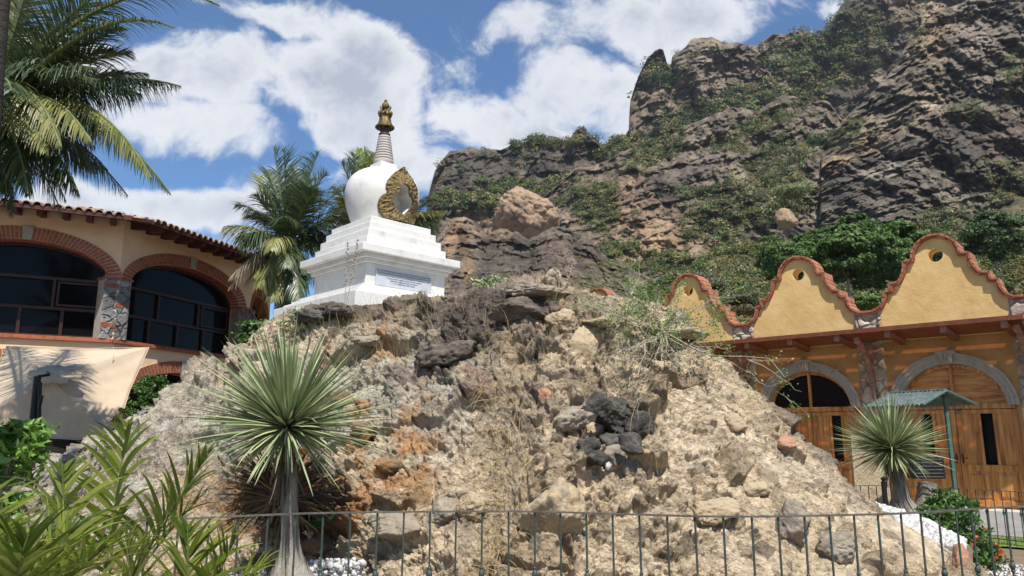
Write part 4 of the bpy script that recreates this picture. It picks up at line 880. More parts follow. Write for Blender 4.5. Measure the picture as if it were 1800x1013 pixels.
# ================================================================== ARCADED BUILDING (left)
def frame2(A, B, anchor=0):
    A = np.array(A, float); B = np.array(B, float); d = (B-A)/np.linalg.norm(B-A); n = np.array([d[1], -d[0]])
    return (lambda s, o, z: (A[0]+d[0]*s+n[0]*o, A[1]+d[1]*s+n[1]*o, z)), float(np.linalg.norm(B-A))
def build_left():
    t = thing('arcade_building', 'cream two storey building with brick arches, grey stone piers and tiled eaves', 'building', (-10, 18, 0))
    bays = [((-16.3, 14.7), (-12.85, 15.75), 1.75, 1.5), ((-12.85, 15.75), (-9.45, 17.55), 1.9, 1.72), ((-9.45, 17.55), (-7.9, 22.15), 2.37, 2.02), ((-7.92, 22.2), (-8.75, 26.6), 2.2, 1.9)]
    ztop = 6.75; zs = 3.78; zsp = 5.2
    for bi, (A, B, cx, hw) in enumerate(bays):
        fr, L = frame2(A, B)
        el = lambda a, w, h, zc: (cx+w*math.cos(R(a)), zc+h*math.sin(R(a)))
        rise = .78
        up = [(0, zs), (cx-hw, zs), (cx-hw, zsp)]+[el(a, hw, rise, zsp) for a in range(176, 3, -6)]+[(cx+hw, zsp), (cx+hw, zs), (L, zs), (L, ztop), (0, ztop)]
        slab('upper_wall', up, [], -.45, 0, fr, MT['cream'], t)
        lw = hw+.1; lz = 2.05; lr = 1.1
        lo = [(0, 0), (cx-lw, 0), (cx-lw, lz)]+[el(a, lw, lr, lz) for a in range(176, 3, -6)]+[(cx+lw, lz), (cx+lw, 0), (L, 0), (L, zs-.1), (0, zs-.1)]
        slab('lower_wall', lo, [], -.6, 0, fr, MT['cream'], t)
        # brick voussoirs: mortar ring with bricks proud of it
        for (w, h, zc, th, nmx, nm) in ((hw, rise, zsp, .3, 52, 'upper_brick_arch'), (lw, lr, lz, .3, 54, 'lower_brick_arch')):
            mm = MB(fr); mb = MB(fr)
            for k in range(36):
                a, a2 = 180-5*k, 175-5*k; mm.prism([el(a, w-.002, h-.002, zc), el(a2, w-.002, h-.002, zc), el(a2, w+th, h+th, zc), el(a, w+th, h+th, zc)], -.42, .012, (0, 2, 1))
            # equal arc-length bricks
            A_ = np.linspace(180, 0, 400); P_ = np.array([el(a, w, h, zc) for a in A_]); s_ = np.concatenate([[0], np.cumsum(np.hypot(*np.diff(P_, axis=0).T))])
            q = np.linspace(0, s_[-1], nmx+1); Aq = np.interp(q, s_, A_)
            for k in range(nmx):
                g = .13*(Aq[k]-Aq[k+1]); a, a2 = Aq[k]-g, Aq[k+1]+g
                if k % 2: cuts = [(0.005, .6), (.64, .99)]
                else: cuts = [(.005, .35), (.39, .99)]
                for c0, c1 in cuts:
                    r0, r1 = th*c0, th*c1; mb.prism([el(a, w+r0, h+r0, zc), el(a2, w+r0, h+r0, zc), el(a2, w+r1, h+r1, zc), el(a, w+r1, h+r1, zc)], .0, .026, (0, 2, 1))
                # soffit bricks
                for o0, o1 in ((-.44, -.24), (-.225, -.01)): mb.prism([el(a, w-.02, h-.02, zc), el(a2, w-.02, h-.02, zc), el(a2, w+.01, h+.01, zc), el(a, w+.01, h+.01, zc)], o0, o1, (0, 2, 1))
            mm.build('mortar_ring', MT['mortar'], t); mb.build(nm, MT['brick'], t)
            mb = MB(fr); mb.prism([(cx-.09, zc+h-.01), (cx+.09, zc+h-.01), (cx+.12, zc+h+th+.02), (cx-.12, zc+h+th+.02)], -.02, .05, (0, 2, 1)); mb.build('arch_keystone', MT['greystone'], t, bevel=.008)
        # sill course
        mb = MB(fr); mb.box((0, -.1, zs-.1), (L, .09, zs-.04)); mb.box((0, -.4, zs-.04), (L, .05, zs)); mb.build('brick_sill', MT['brick'], t, bevel=.006)
        # window
        wz0, wz1 = zs, zsp
        gl = [(cx-hw, wz0)]+[(cx-hw, wz1)]+[el(a, hw, rise, zsp) for a in range(176, 3, -6)]+[(cx+hw, wz1), (cx+hw, wz0)]
        mb = MB(fr); mb.prism(gl, -.4, -.385, (0, 2, 1)); gp = mb.build('window_glass', MT['glass'], t)
        mb = MB(fr); F0, F1 = -.385, -.32
        for a in range(180, 0, -6): mb.prism([el(a, hw-.09, rise-.09, zsp), el(a-6, hw-.09, rise-.09, zsp), el(a-6, hw, rise, zsp), el(a, hw, rise, zsp)], F0, F1, (0, 2, 1))
        mb.box((cx-hw, F0, wz0), (cx-hw+.07, F1, wz1)); mb.box((cx+hw-.07, F0, wz0), (cx+hw, F1, wz1)); mb.box((cx-hw+.07, F0, wz0), (cx+hw-.07, F1, wz0+.07))
        for z in (4.46, 5.17): mb.box((cx-hw+.07, F0, z-.035), (cx+hw-.07, F1+.01, z+.035))
        for k in (-.5, 0, .5): mb.box((cx+k*hw*.98-.035, F0, wz0+.07), (cx+k*hw*.98+.035, F1, 4.425))
        for k in (-.36, .36): mb.box((cx+k*hw-.03, F0, 4.495), (cx+k*hw+.03, F1, 5.135))
        x0, x1 = (cx+.4*hw, cx+.93*hw); mb.box((x0, F1, 4.52), (x1, F1+.03, 4.57)); mb.box((x0, F1, 5.06), (x1, F1+.03, 5.11)); mb.box((x0, F1, 4.57), (x0+.05, F1+.03, 5.06)); mb.box((x1-.05, F1, 4.57), (x1, F1+.03, 5.06))
        mb.build('window_frame', MT['frame'], t)
        # eaves: timber rafters, edge board, roof tiles
        ov = 1.05
        nr = int(L/.46)
        for k in range(nr):
            s = (k+.5)*L/nr; mb = MB(fr)
            mb.prism([(0, 6.52), (.5, 6.46), (.58, 6.4), (.86, 6.36), (.96, 6.4), (.98, 6.48), (0, 6.76)], s-.06, s+.06, (1, 2, 0)); mb.build('rafter_tail', MT['maroon'], t)
        mb = MB(fr); mb.add([(-.2, -.3, 6.76), (L+.15, -.3, 6.76), (L+.15, ov, 6.47), (-.2, ov, 6.47), (-.2, -.3, 6.8), (L+.15, -.3, 6.8), (L+.15, ov, 6.51), (-.2, ov, 6.51)], [(0,3,2,1),(4,5,6,7),(0,1,5,4),(1,2,6,5),(2,3,7,6),(3,0,4,7)]); mb.build('eaves_board', MT['darkwood'], t)
        mb = MB(fr); mb.box((-.2, ov, 6.44), (L+.15, ov+.03, 6.54)); mb.build('fascia', MT['maroon'], t)
        mb = MB(fr); pitch = .2; n = int((L+.35)/pitch)
        for k in range(n):
            s = -.18+k*pitch+.1; zt = random.uniform(-.008, .008)
            for j in range(7):
                o1 = ov+.07-j*.36+random.uniform(-.012, .012); o0 = o1-.42; za = 6.53+(ov-o1)*.22+j*.008+zt; zb = 6.53+(ov-o0)*.22+j*.008+zt-.02; vs = []
                for (o, z, r) in ((o1, za, .092), (o0, zb, .075)):
                    for q in range(7): a = R(180*q/6); vs.append((s+r*math.cos(a), o, z+r*math.sin(a)))
                    for q in range(7): a = R(180*q/6); vs.append((s+(r-.016)*math.cos(a), o, z+(r-.016)*math.sin(a)))
                fs = []
                for q in range(6): fs += [(q, q+1, 15+q, 14+q), (7+q, 8+q, 22+q, 21+q), (q, q+1, 8+q, 7+q)]
                mb.add(vs, fs)
        mb.build('roof_tiles', MT['tile'], t)
        mb = MB(fr); mb.add([(-.2, ov+.02, 6.55), (L+.15, ov+.02, 6.55), (L+.15, -4, 7.62), (-.2, -4, 7.62)], [(0, 1, 2, 3)]); mb.build('roof_deck', MT['tile'], t)
        # dark rooms
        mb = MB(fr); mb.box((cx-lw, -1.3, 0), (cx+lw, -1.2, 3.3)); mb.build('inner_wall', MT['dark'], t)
    # stone piers at bay joints
    f1_, l1_ = frame2(bays[1][0], bays[1][1]); f2_, l2_ = frame2(bays[2][0], bays[2][1]); f0_, l0_ = frame2(bays[0][0], bays[0][1])
    for (A, B, L0, L1) in [(f1_(3.52, 0, 0)[:2], f2_(.33, 0, 0)[:2], 0, None), (bays[1][0], bays[1][1], -.02, .18), (bays[2][0], bays[2][1], 4.38, 4.8), (bays[3][0], bays[3][1], 0.0, .3)]:
        fr, L = frame2(A, B); L1 = L if L1 is None else L1; mb = MB(fr); mb.box((L0+.01, -.3, zs), (L1-.01, .09, zsp)); mb.build('pier_core', MT['greystone'], t)
        rubble('stone_pier', L0, L1, zs, zsp+.02, .1, fr, MT['rubble'], t, scale=3.6, seed=70+int(L0*10), tones=((.2,.21,.21),(.29,.3,.3),(.24,.25,.24),(.15,.155,.155)), mort=(.05,.05,.05), proud=.02, joint=.06, res=.012)
        mb = MB(fr)
        for z, a, b in ((5.0, 0, .5), (4.55, .45, 1), (4.05, 0, .55)):
            for q in range(3): mb.box((L0+(L1-L0)*a+.01, .05, z+q*.038), (L0+(L1-L0)*b-.01, .135, z+q*.038+.028))
        mb.build('brick_insets', MT['brick'], t)
        mb = MB(fr); mb.box((L0-.03, -.3, zsp+.0), (L1+.03, .14, zsp+.05)); mb.build('pier_cap', MT['brick'], t)
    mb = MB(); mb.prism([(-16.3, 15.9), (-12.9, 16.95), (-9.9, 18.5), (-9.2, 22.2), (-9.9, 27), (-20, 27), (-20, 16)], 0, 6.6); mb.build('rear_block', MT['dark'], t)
build_left()

# ================================================================== PALMS
def frond_mesh(base, d, L, droop, leaf, nl=46, width=.022, roll=0, vee=.5, hang=.5, seed=0, start=.16, segs=4, tip=None):
    """returns rachis points and leaflet strips (verts,faces)"""
    g = np.random.default_rng(seed); d = Vector(d).normalized(); up = Vector((0, 0, 1)); side = d.cross(up)
    if side.length < .05: side = Vector((1, 0, 0))
    side.normalize(); n = 14; pts = []; p = Vector(base); cur = d.copy()
    for i in range(n+1):
        if tip is not None:
            u = i/n; B0 = Vector(base); T_ = Vector(tip); C_ = B0.lerp(T_, .55)+Vector((0, 0, (T_-B0).length*droop*.3)); pts.append(B0*(1-u)**2+C_*2*u*(1-u)+T_*u*u); continue
        pts.append(p.copy()); cur = (cur+Vector((0, 0, -droop*(i/n)**1.2/n*2.2))).normalized(); p = p+cur*L/n
    P = np.array(pts); Vs = []; Fs = []; b = 0
    for k in range(nl):
        f = start+(1-start)*(k+g.uniform(-.3, .3))/nl; f = min(max(f, 0), .999); x = f*n; i = int(x); q = P[i]+(P[i+1]-P[i])*(x-i)
        t = Vector(P[min(i+1, n)]-P[i]).normalized(); s = t.cross(up); s = s.normalized() if s.length > .05 else side; s = Quaternion(t, roll) @ s; nn = s.cross(t).normalized()
        ll = leaf*(math.sin(math.pi*min(1, .22+.78*f))**.55 if f > .4 else .55+.45*f/.4)*g.uniform(.85, 1.1); 
        if f > .9: ll *= .8
        for sg in (-1, 1):
            dd = (s*sg*(1-.45*f)+t*(.3+.65*f+g.uniform(-.15, .2))+nn*(vee*g.uniform(.3, 1.6)+g.uniform(-.2, .2))).normalized(); w = width*g.uniform(.8, 1.15)
            wdir = dd.cross(nn).normalized(); q2 = Vector(q); cc = dd.copy(); row = []
            hh = hang*g.uniform(.7, 1.3)
            for j in range(segs+1):
                u = j/segs; ww = w*(1-u)**.7*(.55+.45*min(1, u*5)); row += [q2-wdir*ww*.5, q2+wdir*ww*.5]
                cc = (cc+Vector((0, 0, -hh*(.35+u)/segs*1.6))).normalized(); q2 = q2+cc*ll/segs
            Vs += [tuple(v) for v in row]
            for j in range(segs): Fs.append((b+2*j, b+2*j+1, b+2*j+3, b+2*j+2))
            b += 2*(segs+1)
    return pts, np.array(Vs), np.array(Fs)
MT['rachis'] = mat('green_rachis', [(.09,.12,.04), (.16,.18,.07)], 6, rough=.5)
def add_frond(parent, base, d, L, droop, leaf, m='frond', **kw):
    r0 = kw.pop('r0', .022); pts, V, F = frond_mesh(base, d, L, droop, leaf, **kw)
    fo = np_mesh('frond', V, F, MT[m], parent)
    mb = MB(); mb.tube(pts, [r0*(1-.85*i/len(pts)) for i in range(len(pts))], 5); mb.build('midrib', MT['rachis' if m != 'frondd' else 'twig'], fo, smooth=True); return fo
def vec_px(base, px, py, Y):
    e = Vector(atY(px, py, Y)); return e-Vector(base)
def c_mix(a, b, k): return a*(1-k)+b*k
def cpx(c): x, y = proj(np.array(c)); return float(x), float(y)
def palm(name, label, base, crown, fronds, trunk_r, seed, bark='bark', group=None, wd=.03, nk=1.25):
    """fronds: (px, py, Y, sag, leaf, material, nl, hang) tip positions measured for this tree"""
    t = thing(name, label, 'palm tree', tuple(base), group=group); g = random.Random(seed); b = Vector(base); c = Vector(crown)
    mb = MB(); n = 10; pts = [b.lerp(c, i/n) for i in range(n+1)]; mb.tube([b-Vector((0, 0, .2))]+pts, [trunk_r*1.25]+[trunk_r*(1.15-.35*i/n) for i in range(n+1)], 14)
    mb.build('trunk', MT[bark], t, smooth=True)
    extra = []
    for (px, py, Y, sag, leaf, m, nl, hang, vee) in fronds:
        extra.append((c_mix(px, cpx(c)[0], .12)+g.uniform(-34, 34), c_mix(py, cpx(c)[1], .12)+g.uniform(-30, 30), Y+g.uniform(-.5, .5), sag*g.uniform(.8, 1.2), leaf*g.uniform(.85, 1), 'frondy' if g.random() < .18 else m, nl, hang*g.uniform(.9, 1.3), vee))
    for i, (px, py, Y, sag, leaf, m, nl, hang, vee) in enumerate(list(fronds)+extra):
        e = Vector(atY(px, py, Y)); h = e-c; L = h.length*1.06; d = (h.normalized()+Vector((0, 0, sag*.85))).normalized()
        add_frond(t, c+Vector((g.uniform(-.08, .08), g.uniform(-.08, .08), g.uniform(-.1, .1))), d, L, sag, leaf, m, nl=int(nl*nk), hang=hang, vee=vee, seed=seed*50+i, r0=.012+.01*L, width=wd, tip=e)
    return t
# big palm at the left edge, about 9.5 m away
c1 = atY(-25, 205, 8.6)
palm('tall_palm', 'tall dark palm at the left edge whose fronds hang over the tiled eaves', (c1[0]-.1, 8.65, 0), c1, [
    (110,-150,8.3,.5,.7,'frond',60,.4,.3),(240,-60,8.3,.55,.65,'frond',60,.6,.3),(60,-200,9.3,.3,.65,'frond',56,.3,.3),(385,10,7.6,1.3,.5,'frond',56,.9,.1),
    (215,50,8.2,.5,.58,'frond',64,.5,.4),(232,92,9.0,.6,.58,'frond',66,.8,.2),(318,152,8.5,.75,.6,'frond',80,1.7,-.2),(170,120,7.6,.7,.6,'frond',60,1.1,0),(260,130,9.4,.7,.6,'frond',66,1.3,0),
    (300,342,8.4,1.25,.55,'frond',80,1.7,-.2),(294,335,8.7,1.35,.5,'frondy',56,1.7,-.2),(160,250,7.6,1.2,.6,'frondy',60,1.6,-.1),(80,270,7.5,1.1,.6,'frondy',50,1.4,-.1),
    (225,345,9.2,1.1,.58,'frond',70,1.7,-.2),(140,345,8.3,1.1,.62,'frond',70,1.7,-.2),(50,345,7.9,1.1,.62,'frond',60,1.7,-.2),(190,300,9.6,1,.6,'frond',66,1.5,-.1),(90,60,9.6,.5,.65,'frond',60,.7,.3),
    (100,190,8.0,.9,.6,'frond',60,1.4,0),(130,80,8.9,.6,.6,'frond',64,.9,.1),(60,120,7.8,.6,.6,'frond',56,1.2,0),(180,210,9.0,.8,.55,'frond',60,1.5,0),(110,380,9.0,1.3,.55,'frond',60,1.7,-.1),(20,380,8.6,1.2,.55,'frond',56,1.6,-.1),(45,20,8.8,.4,.6,'frond',60,.8,.2),
    (-220,120,8.8,.7,.65,'frond',50,.9,.2),(-260,260,7.9,.9,.65,'frond',50,1.2,.1),(-160,-60,7.7,.5,.65,'frond',50,.5,.3),(-120,330,7.4,1,.65,'frond',50,1.4,0),(20,160,7.1,.8,.65,'frond',50,1.1,.1),(110,180,10,.6,.6,'frond',60,1.0,.1),(-60,60,10.4,.5,.65,'frond',50,.6,.3)],
    .17, 3, 'darkbark', wd=.024, nk=1.15)
# dark trunk of a nearer tree that cuts the left edge
def near_trunk():
    t = thing('leaning_trunk', 'near dark tree trunk cutting the upper left edge of the view', 'tree', (-3.35, 4.4, 0)); mb = MB()
    a, b_ = Vector(atY(-70, 1000, 4.6)), Vector(atY(0, -60, 4.6)); a.z = 0
    mb.tube([Vector((a.x, a.y, -.1)), a.lerp(b_, .3), a.lerp(b_, .6)+Vector((-.01, 0, 0)), b_, b_+(b_-a)*.3], [.13, .1, .085, .075, .06], 14); mb.build('trunk', MT['darkbark'], t, smooth=True)
near_trunk()
c2 = atY(508, 432, 18.5)
palm('feather_palm', 'palm with drooping fronds growing left of the white stupa', (-5.4, 18.5, 0), c2, [
    (498,262,18.3,.25,1.0,'frond',60,.3,.5),(560,268,18.8,.5,.95,'frond',56,.6,.4),(452,345,18.0,.6,.95,'frond',60,.7,.3),(395,398,17.7,.75,.95,'frondy',60,1.3,0),(420,430,17.5,.9,.9,'frond',56,1.4,0),
    (402,492,17.6,.9,.75,'frondd',50,1.1,0),(430,500,18.0,.95,.75,'frondd',40,1.2,0),(455,505,17.4,1,.9,'frondy',56,1.4,-.1),(480,530,17.4,1.0,.9,'frondy',56,1.4,-.1),(525,530,17.6,1.0,.9,'frond',56,1.4,-.1),(560,500,18,.9,.8,'frond',50,1.2,0),
    (590,400,18.5,.7,.9,'frond',50,1.0,.1),(610,330,19,.5,.9,'frond',50,.7,.3),(470,300,19.5,.4,.9,'frond',56,.5,.4),(540,330,17.5,.6,.8,'frond',50,.8,.3),(505,470,17.2,1,.8,'frond',50,1.3,0),(445,380,19.5,.7,.9,'frond',50,.9,.2),(600,450,18.8,.8,.8,'frond',46,1.1,0),(520,300,20,.4,.9,'frond',50,.5,.4),(440,460,18.8,.9,.85,'frond',50,1.3,0),(415,360,18.6,.9,.9,'frond',60,.9,.2),(470,440,17.6,1,.9,'frondy',60,1.4,0),(575,440,18.4,.9,.8,'frond',56,1.3,0),(500,380,17.2,.8,.8,'frond',56,1.2,0),(535,400,19.4,.7,.9,'frond',60,1.0,.1),(620,380,19.2,.7,.9,'frond',56,.9,.1),(455,555,18.2,1.2,.8,'frondy',56,1.5,-.1),(505,560,18.0,1.2,.8,'frond',56,1.5,-.1)], .17, 4, wd=.038, nk=1.1)
c3 = atY(655, 440, 21)
palm('feather_palm', 'palm whose fronds show on both sides of the stupa bulb', (-4.0, 21, 0), c3, [
    (640,258,21,.3,.95,'areca',50,.4,.4),(600,285,20.5,.4,.95,'frond',56,.5,.4),(585,330,20.5,.6,.95,'frondy',50,.8,.2),(768,372,20.5,.6,.95,'frondy',56,1.0,.1),(762,350,20.8,.4,.9,'frond',56,.7,.2),(772,395,20.4,.8,.85,'frond',56,1.1,.1),(755,345,21.5,.5,.9,'frond',50,.8,.2),(760,415,21,.9,.9,'frond',44,1.2,0),
    (575,380,20.5,.7,.95,'frondy',50,1.1,.1),(600,430,20.2,.9,.9,'frond',50,1.2,0),(700,300,22,.4,.9,'frond',50,.6,.3),(670,330,20.4,.5,.9,'frond',50,.8,.3),(735,450,21,1,.9,'frond',44,1.3,0),(620,270,21.5,.4,.95,'frond',56,.6,.3),(655,268,21.5,.4,.9,'areca',50,.5,.3),(605,350,21.5,.6,.95,'areca',56,.9,.2),(770,390,21,.9,.8,'frondy',50,1.3,0),(590,405,21.5,.8,.95,'frond',56,1.2,0),(560,350,21,.7,.95,'frond',56,.9,.2),(690,350,22,.6,.9,'frond',50,.9,.1),(640,400,20.5,.8,.8,'frond',50,1.2,0)], .17, 5, wd=.04, nk=1.1)
hill_tree(470, 590, 17.5, 45, 42, 'small leafy bush below the left palm beside the grey pier', MT['hedge'], 41, n=(60, 70), name='bush')

# ================================================================== BLADE TREES (long stiff leaves on a swollen trunk)
def blade_tree(label, base, crown, n, L, seed, stems=1, w=.016, flare=.2, up=.35, r=.045):
    t = thing('blade_tree', label, 'desert plant', tuple(base)); g = np.random.default_rng(seed); b = Vector(base); c = Vector(crown)
    # leaves
    Vs = []; Fs = []; k0 = 0
    for i in range(n):
        z = 1-(i+.5)/n*1.62; z = min(max(z+g.normal()*.05, -.8), .99); a = g.uniform(0, 2*math.pi)
        if z < up-.35 and g.random() < .45: continue
        rr_ = math.sqrt(max(0, 1-z*z)); d = Vector((rr_*math.cos(a), rr_*math.sin(a), z)); ll = L*g.uniform(.62, 1.1)*(1 if z > -.3 else .8); s = d.cross(Vector((0, 0, 1))).normalized() if rr_ > .05 else Vector((1, 0, 0))
        s = Quaternion(d, g.uniform(-.6, .6)) @ s; p = c+d*.02; cur = d.copy(); sag = g.uniform(.02, .2)+max(0, -z)*.35+(g.uniform(.3, .9) if g.random() < .05 else 0); nn = s.cross(d)
        for j in range(6):
            u = j/5; ww = w*g.uniform(.95, 1.05)*(1-u)**.55*(1.0 if u < .9 else .8)+.0012; Vs += [tuple(p-s*ww*.5), tuple(p+nn*ww*.12), tuple(p+s*ww*.5)]
            cur = (cur+Vector((0, 0, -sag/5*2*u))).normalized(); p = p+cur*ll/5
        for j in range(5):
            q = k0+3*j; Fs += [(q, q+1, q+4, q+3), (q+1, q+2, q+5, q+4)]
        k0 += 18
    np_mesh('leaf_rosette', np.array(Vs), np.array(Fs), MT['agave'], t)
    # trunk with swollen, ridged foot
    def trunk(p0, p1, r0, r1, fl, nm):
        H = 46; W = 30; zz = np.linspace(0, 1, H)[:, None]; th = np.linspace(0, 2*math.pi, W+1)[None, :]
        ctr = np.array(p0)[None, :]*(1-zz)+np.array(p1)[None, :]*zz; rad = r1+(r0-r1)*(1-zz)**1.5+fl*(np.clip(1-zz*2.6, 0, 1))**1.6
        X = rad*np.cos(th); Y = rad*np.sin(th); P = np.stack([X*12, Y*12, np.broadcast_to((ctr[:, 2:3])*5, X.shape)], -1)
        dd = 1+.12*ridged(P*np.array([1, 1, .35]), 3, seed)+.08*fbm(P*2, 3, seed)+.05*np.sin(th*7+2*fbm(P*.3, 2, 3)*3)*(1-zz)
        V = np.stack([ctr[:, 0:1]+X*dd, ctr[:, 1:2]+Y*dd, np.broadcast_to(ctr[:, 2:3], X.shape)], -1); return np_mesh(nm, V, grid_faces(H, W+1), MT['bark'], t, smooth=True)
    trunk(b-Vector((0, 0, .15)), c-Vector((0, 0, .0)), r*1.5, r, flare, 'trunk')
    Vs = []; Fs = []; k0 = 0
    for i in range(170):
        a = g.uniform(0, 6.28); z0 = g.uniform(.0, .34); p = c+Vector((math.cos(a)*r*1.05, math.sin(a)*r*1.05, -z0)); out = g.uniform(.05, .5); d = Vector((math.cos(a)*out, math.sin(a)*out, -1)).normalized(); ll = L*g.uniform(.2, .5); s_ = Vector((-math.sin(a), math.cos(a), 0))
        for j in range(4):
            u = j/3; ww = .006*(1-u*.8); Vs += [tuple(p-s_*ww), tuple(p+s_*ww)]; d = (d+Vector((g.normal()*.08, g.normal()*.08, -.25))).normalized(); p = p+d*ll/3
        for j in range(3): Fs.append((k0+2*j, k0+2*j+1, k0+2*j+3, k0+2*j+2))
        k0 += 8
    np_mesh('dead_leaf_skirt', np.array(Vs), np.array(Fs), MT['deadleaf'], t)
    for k in range(stems-1):
        a = -.2+2.5*k; off = Vector((math.cos(a)*r*3.2, -.02, 0)); trunk(b+off-Vector((0, 0, .1)), b+off+Vector((.06*math.cos(a), 0, .42)), r*2.2, r*1.3, flare*.6, 'trunk_stub')
    return t
blade_tree('tall spiky plant with a slim grey trunk standing in front of the mound', atY(515, 1035, 5.75)*np.array([1, 1, 1]), atY(505, 752, 5.75), 850, .8, 5, flare=.24, w=.024, r=.05)
blade_tree('round spiky plant on a swollen grey trunk beside the green roofed stall', atY(1592, 905, 10.3), atY(1567, 790, 10.3), 950, .74, 6, stems=2, flare=.34, w=.024, r=.085)

# ================================================================== RAILINGS
def railing(label, pts, top, n_dense, spacing, z0=0.0, collar_h=.36, collar_every=2, low=.1, rb=.0065, group=None):
    P = [Vector((x, y, 0)) for x, y in pts]
    # catmull-rom in plan
    path = []
    for i in range(len(P)-1):
        p0, p1, p2, p3 = P[max(i-1, 0)], P[i], P[i+1], P[min(i+2, len(P)-1)]
        for k in range(n_dense): u = k/n_dense; path.append(.5*((2*p1)+(p2-p0)*u+(2*p0-5*p1+4*p2-p3)*u*u+(3*p1-p0-3*p2+p3)*u**3))
    path.append(P[-1]); t = thing('railing', label, 'railing', (path[0].x, path[0].y, z0))
    mb = MB(); W = .012
    for z, h, w in ((top, .008, .019),):
        for a, b in zip(path[:-1], path[1:]):
            d = (b-a).normalized(); n = Vector((-d.y, d.x, 0))*w; a2 = a-d*.002; b2 = b+d*.002
            mb.add([(*(a2-n).xy, z-h), (*(b2-n).xy, z-h), (*(b2+n).xy, z-h), (*(a2+n).xy, z-h), (*(a2-n).xy, z), (*(b2-n).xy, z), (*(b2+n).xy, z), (*(a2+n).xy, z)], [(0,3,2,1),(4,5,6,7),(0,1,5,4),(2,3,7,6)])
    mb.build('top_rail', MT['fencelight'], t)
    mb = MB(); mb.tube([(p.x, p.y, z0+low) for p in path], .009, 5); mb.build('bottom_rail', MT['fence'], t)
    acc = 0; k = 0; nxt = 0
    for a, b in zip(path[:-1], path[1:]):
        L = (b-a).length
        while nxt <= acc+L:
            p = a.lerp(b, (nxt-acc)/L); mb = MB(); j1, j2 = random.uniform(-.003, .003), random.uniform(-.003, .003)
            mb.tube([(p.x, p.y, z0), (p.x+j1, p.y, (z0+top)/2), (p.x+j2, p.y, top-.007)], rb, 6); bar = mb.build('baluster', MT['fence'], t, smooth=True)
            if k % collar_every == 0:
                mb = MB(); zc = top-collar_h; mb.lathe((p.x+j1*.8, p.y, zc), [(.007,.035),(.012,.03),(.012,.022),(.008,.018),(.015,.008),(.019,-.005),(.016,-.02),(.009,-.03),(.013,-.034),(.013,-.042),(.007,-.046)], 10); mb.build('collar', MT['fence'], bar, smooth=True)
            k += 1; nxt += spacing
        acc += L
    return t
ZT = 1.13; kk = (EYE-ZT)/.5
railing('long green iron railing with thin bars running across the foot of the rock mound', [tuple(atZ(x, y, ZT)[:2]) for x, y in [(-120,936),(20,926),(145,918),(320,911),(560,901),(900,898),(1100,903),(1295,907),(1540,903),(1650,898),(1720,893),(1800,889),(1870,884),(1930,876)]], ZT, 10, .16)
railing('green iron railing curving past the wooden doors behind the spiky plant', [(5.0, 12.35), (5.6, 12.3), (6.3, 12.0), (7.05, 11.2), (7.5, 10.2), (7.7, 9.4)], .78, 8, .115, collar_h=.3, rb=.007)
railing('green iron railing seen edge on beside the left shrub', [(-7.6, 11.9), (-6.9, 10.6), (-5.9, 9.0), (-4.9, 7.2), (-4.3, 6.2)], 1.12, 8, .15, collar_h=.3, rb=.009)
def gate_post():
    t = thing('gate_post', 'black post with a finial and scroll beside the swollen trunk', 'post', tuple(atY(1559, 905, 12.0))); b = Vector(atY(1559, 912, 12.0)); b.z = 0
    mb = MB(); mb.box((b.x-.03, b.y-.03, 0), (b.x+.03, b.y+.03, .83)); mb.build('shaft', MT['black'], t, bevel=.004)
    mb = MB(); mb.lathe((b.x, b.y, .83), [(.04,0),(.04,.015),(.02,.03),(.035,.055),(.035,.075),(.012,.1)], 12); mb.build('finial', MT['black'], t, smooth=True)
    mb = MB(); mb.tube([(b.x-.03-.1*math.sin(a)*(1-a/9), b.y, .35+.1*math.cos(a)*(1-a/9)) for a in [k*.35 for k in range(20)]], .009, 6); mb.build('scroll', MT['black'], t, smooth=True)
gate_post()
def scroll_bracket():
    p = Vector(atY(30, 850, 5.3)); t = thing('iron_scroll', 'pale curled iron bar above the left railing beside the shrub', 'ornament', tuple(p)); mb = MB(lambda x, y, z: (p.x+x, p.y+y, p.z+z)); h = .008
    path = [(-.25, .1, .05), (-.1, .06, .045), (.04, 0, .035), (.07, -.03, .018), (0, -.05, 0), (-.08, -.03, -.02), (-.09, 0, -.045), (0, .02, -.055), (.08, .03, -.05)]
    for a, b in zip(path[:-1], path[1:]):
        mb.add([(a[0], a[1], a[2]-h), (b[0], b[1], b[2]-h), (b[0], b[1]+.02, b[2]-h), (a[0], a[1]+.02, a[2]-h), (a[0], a[1], a[2]), (b[0], b[1], b[2]), (b[0], b[1]+.02, b[2]), (a[0], a[1]+.02, a[2])], [(0,3,2,1),(4,5,6,7),(0,1,5,4),(2,3,7,6),(0,4,7,3),(1,2,6,5)])
    mb.build('bar', MT['fencelight'], t)
scroll_bracket()

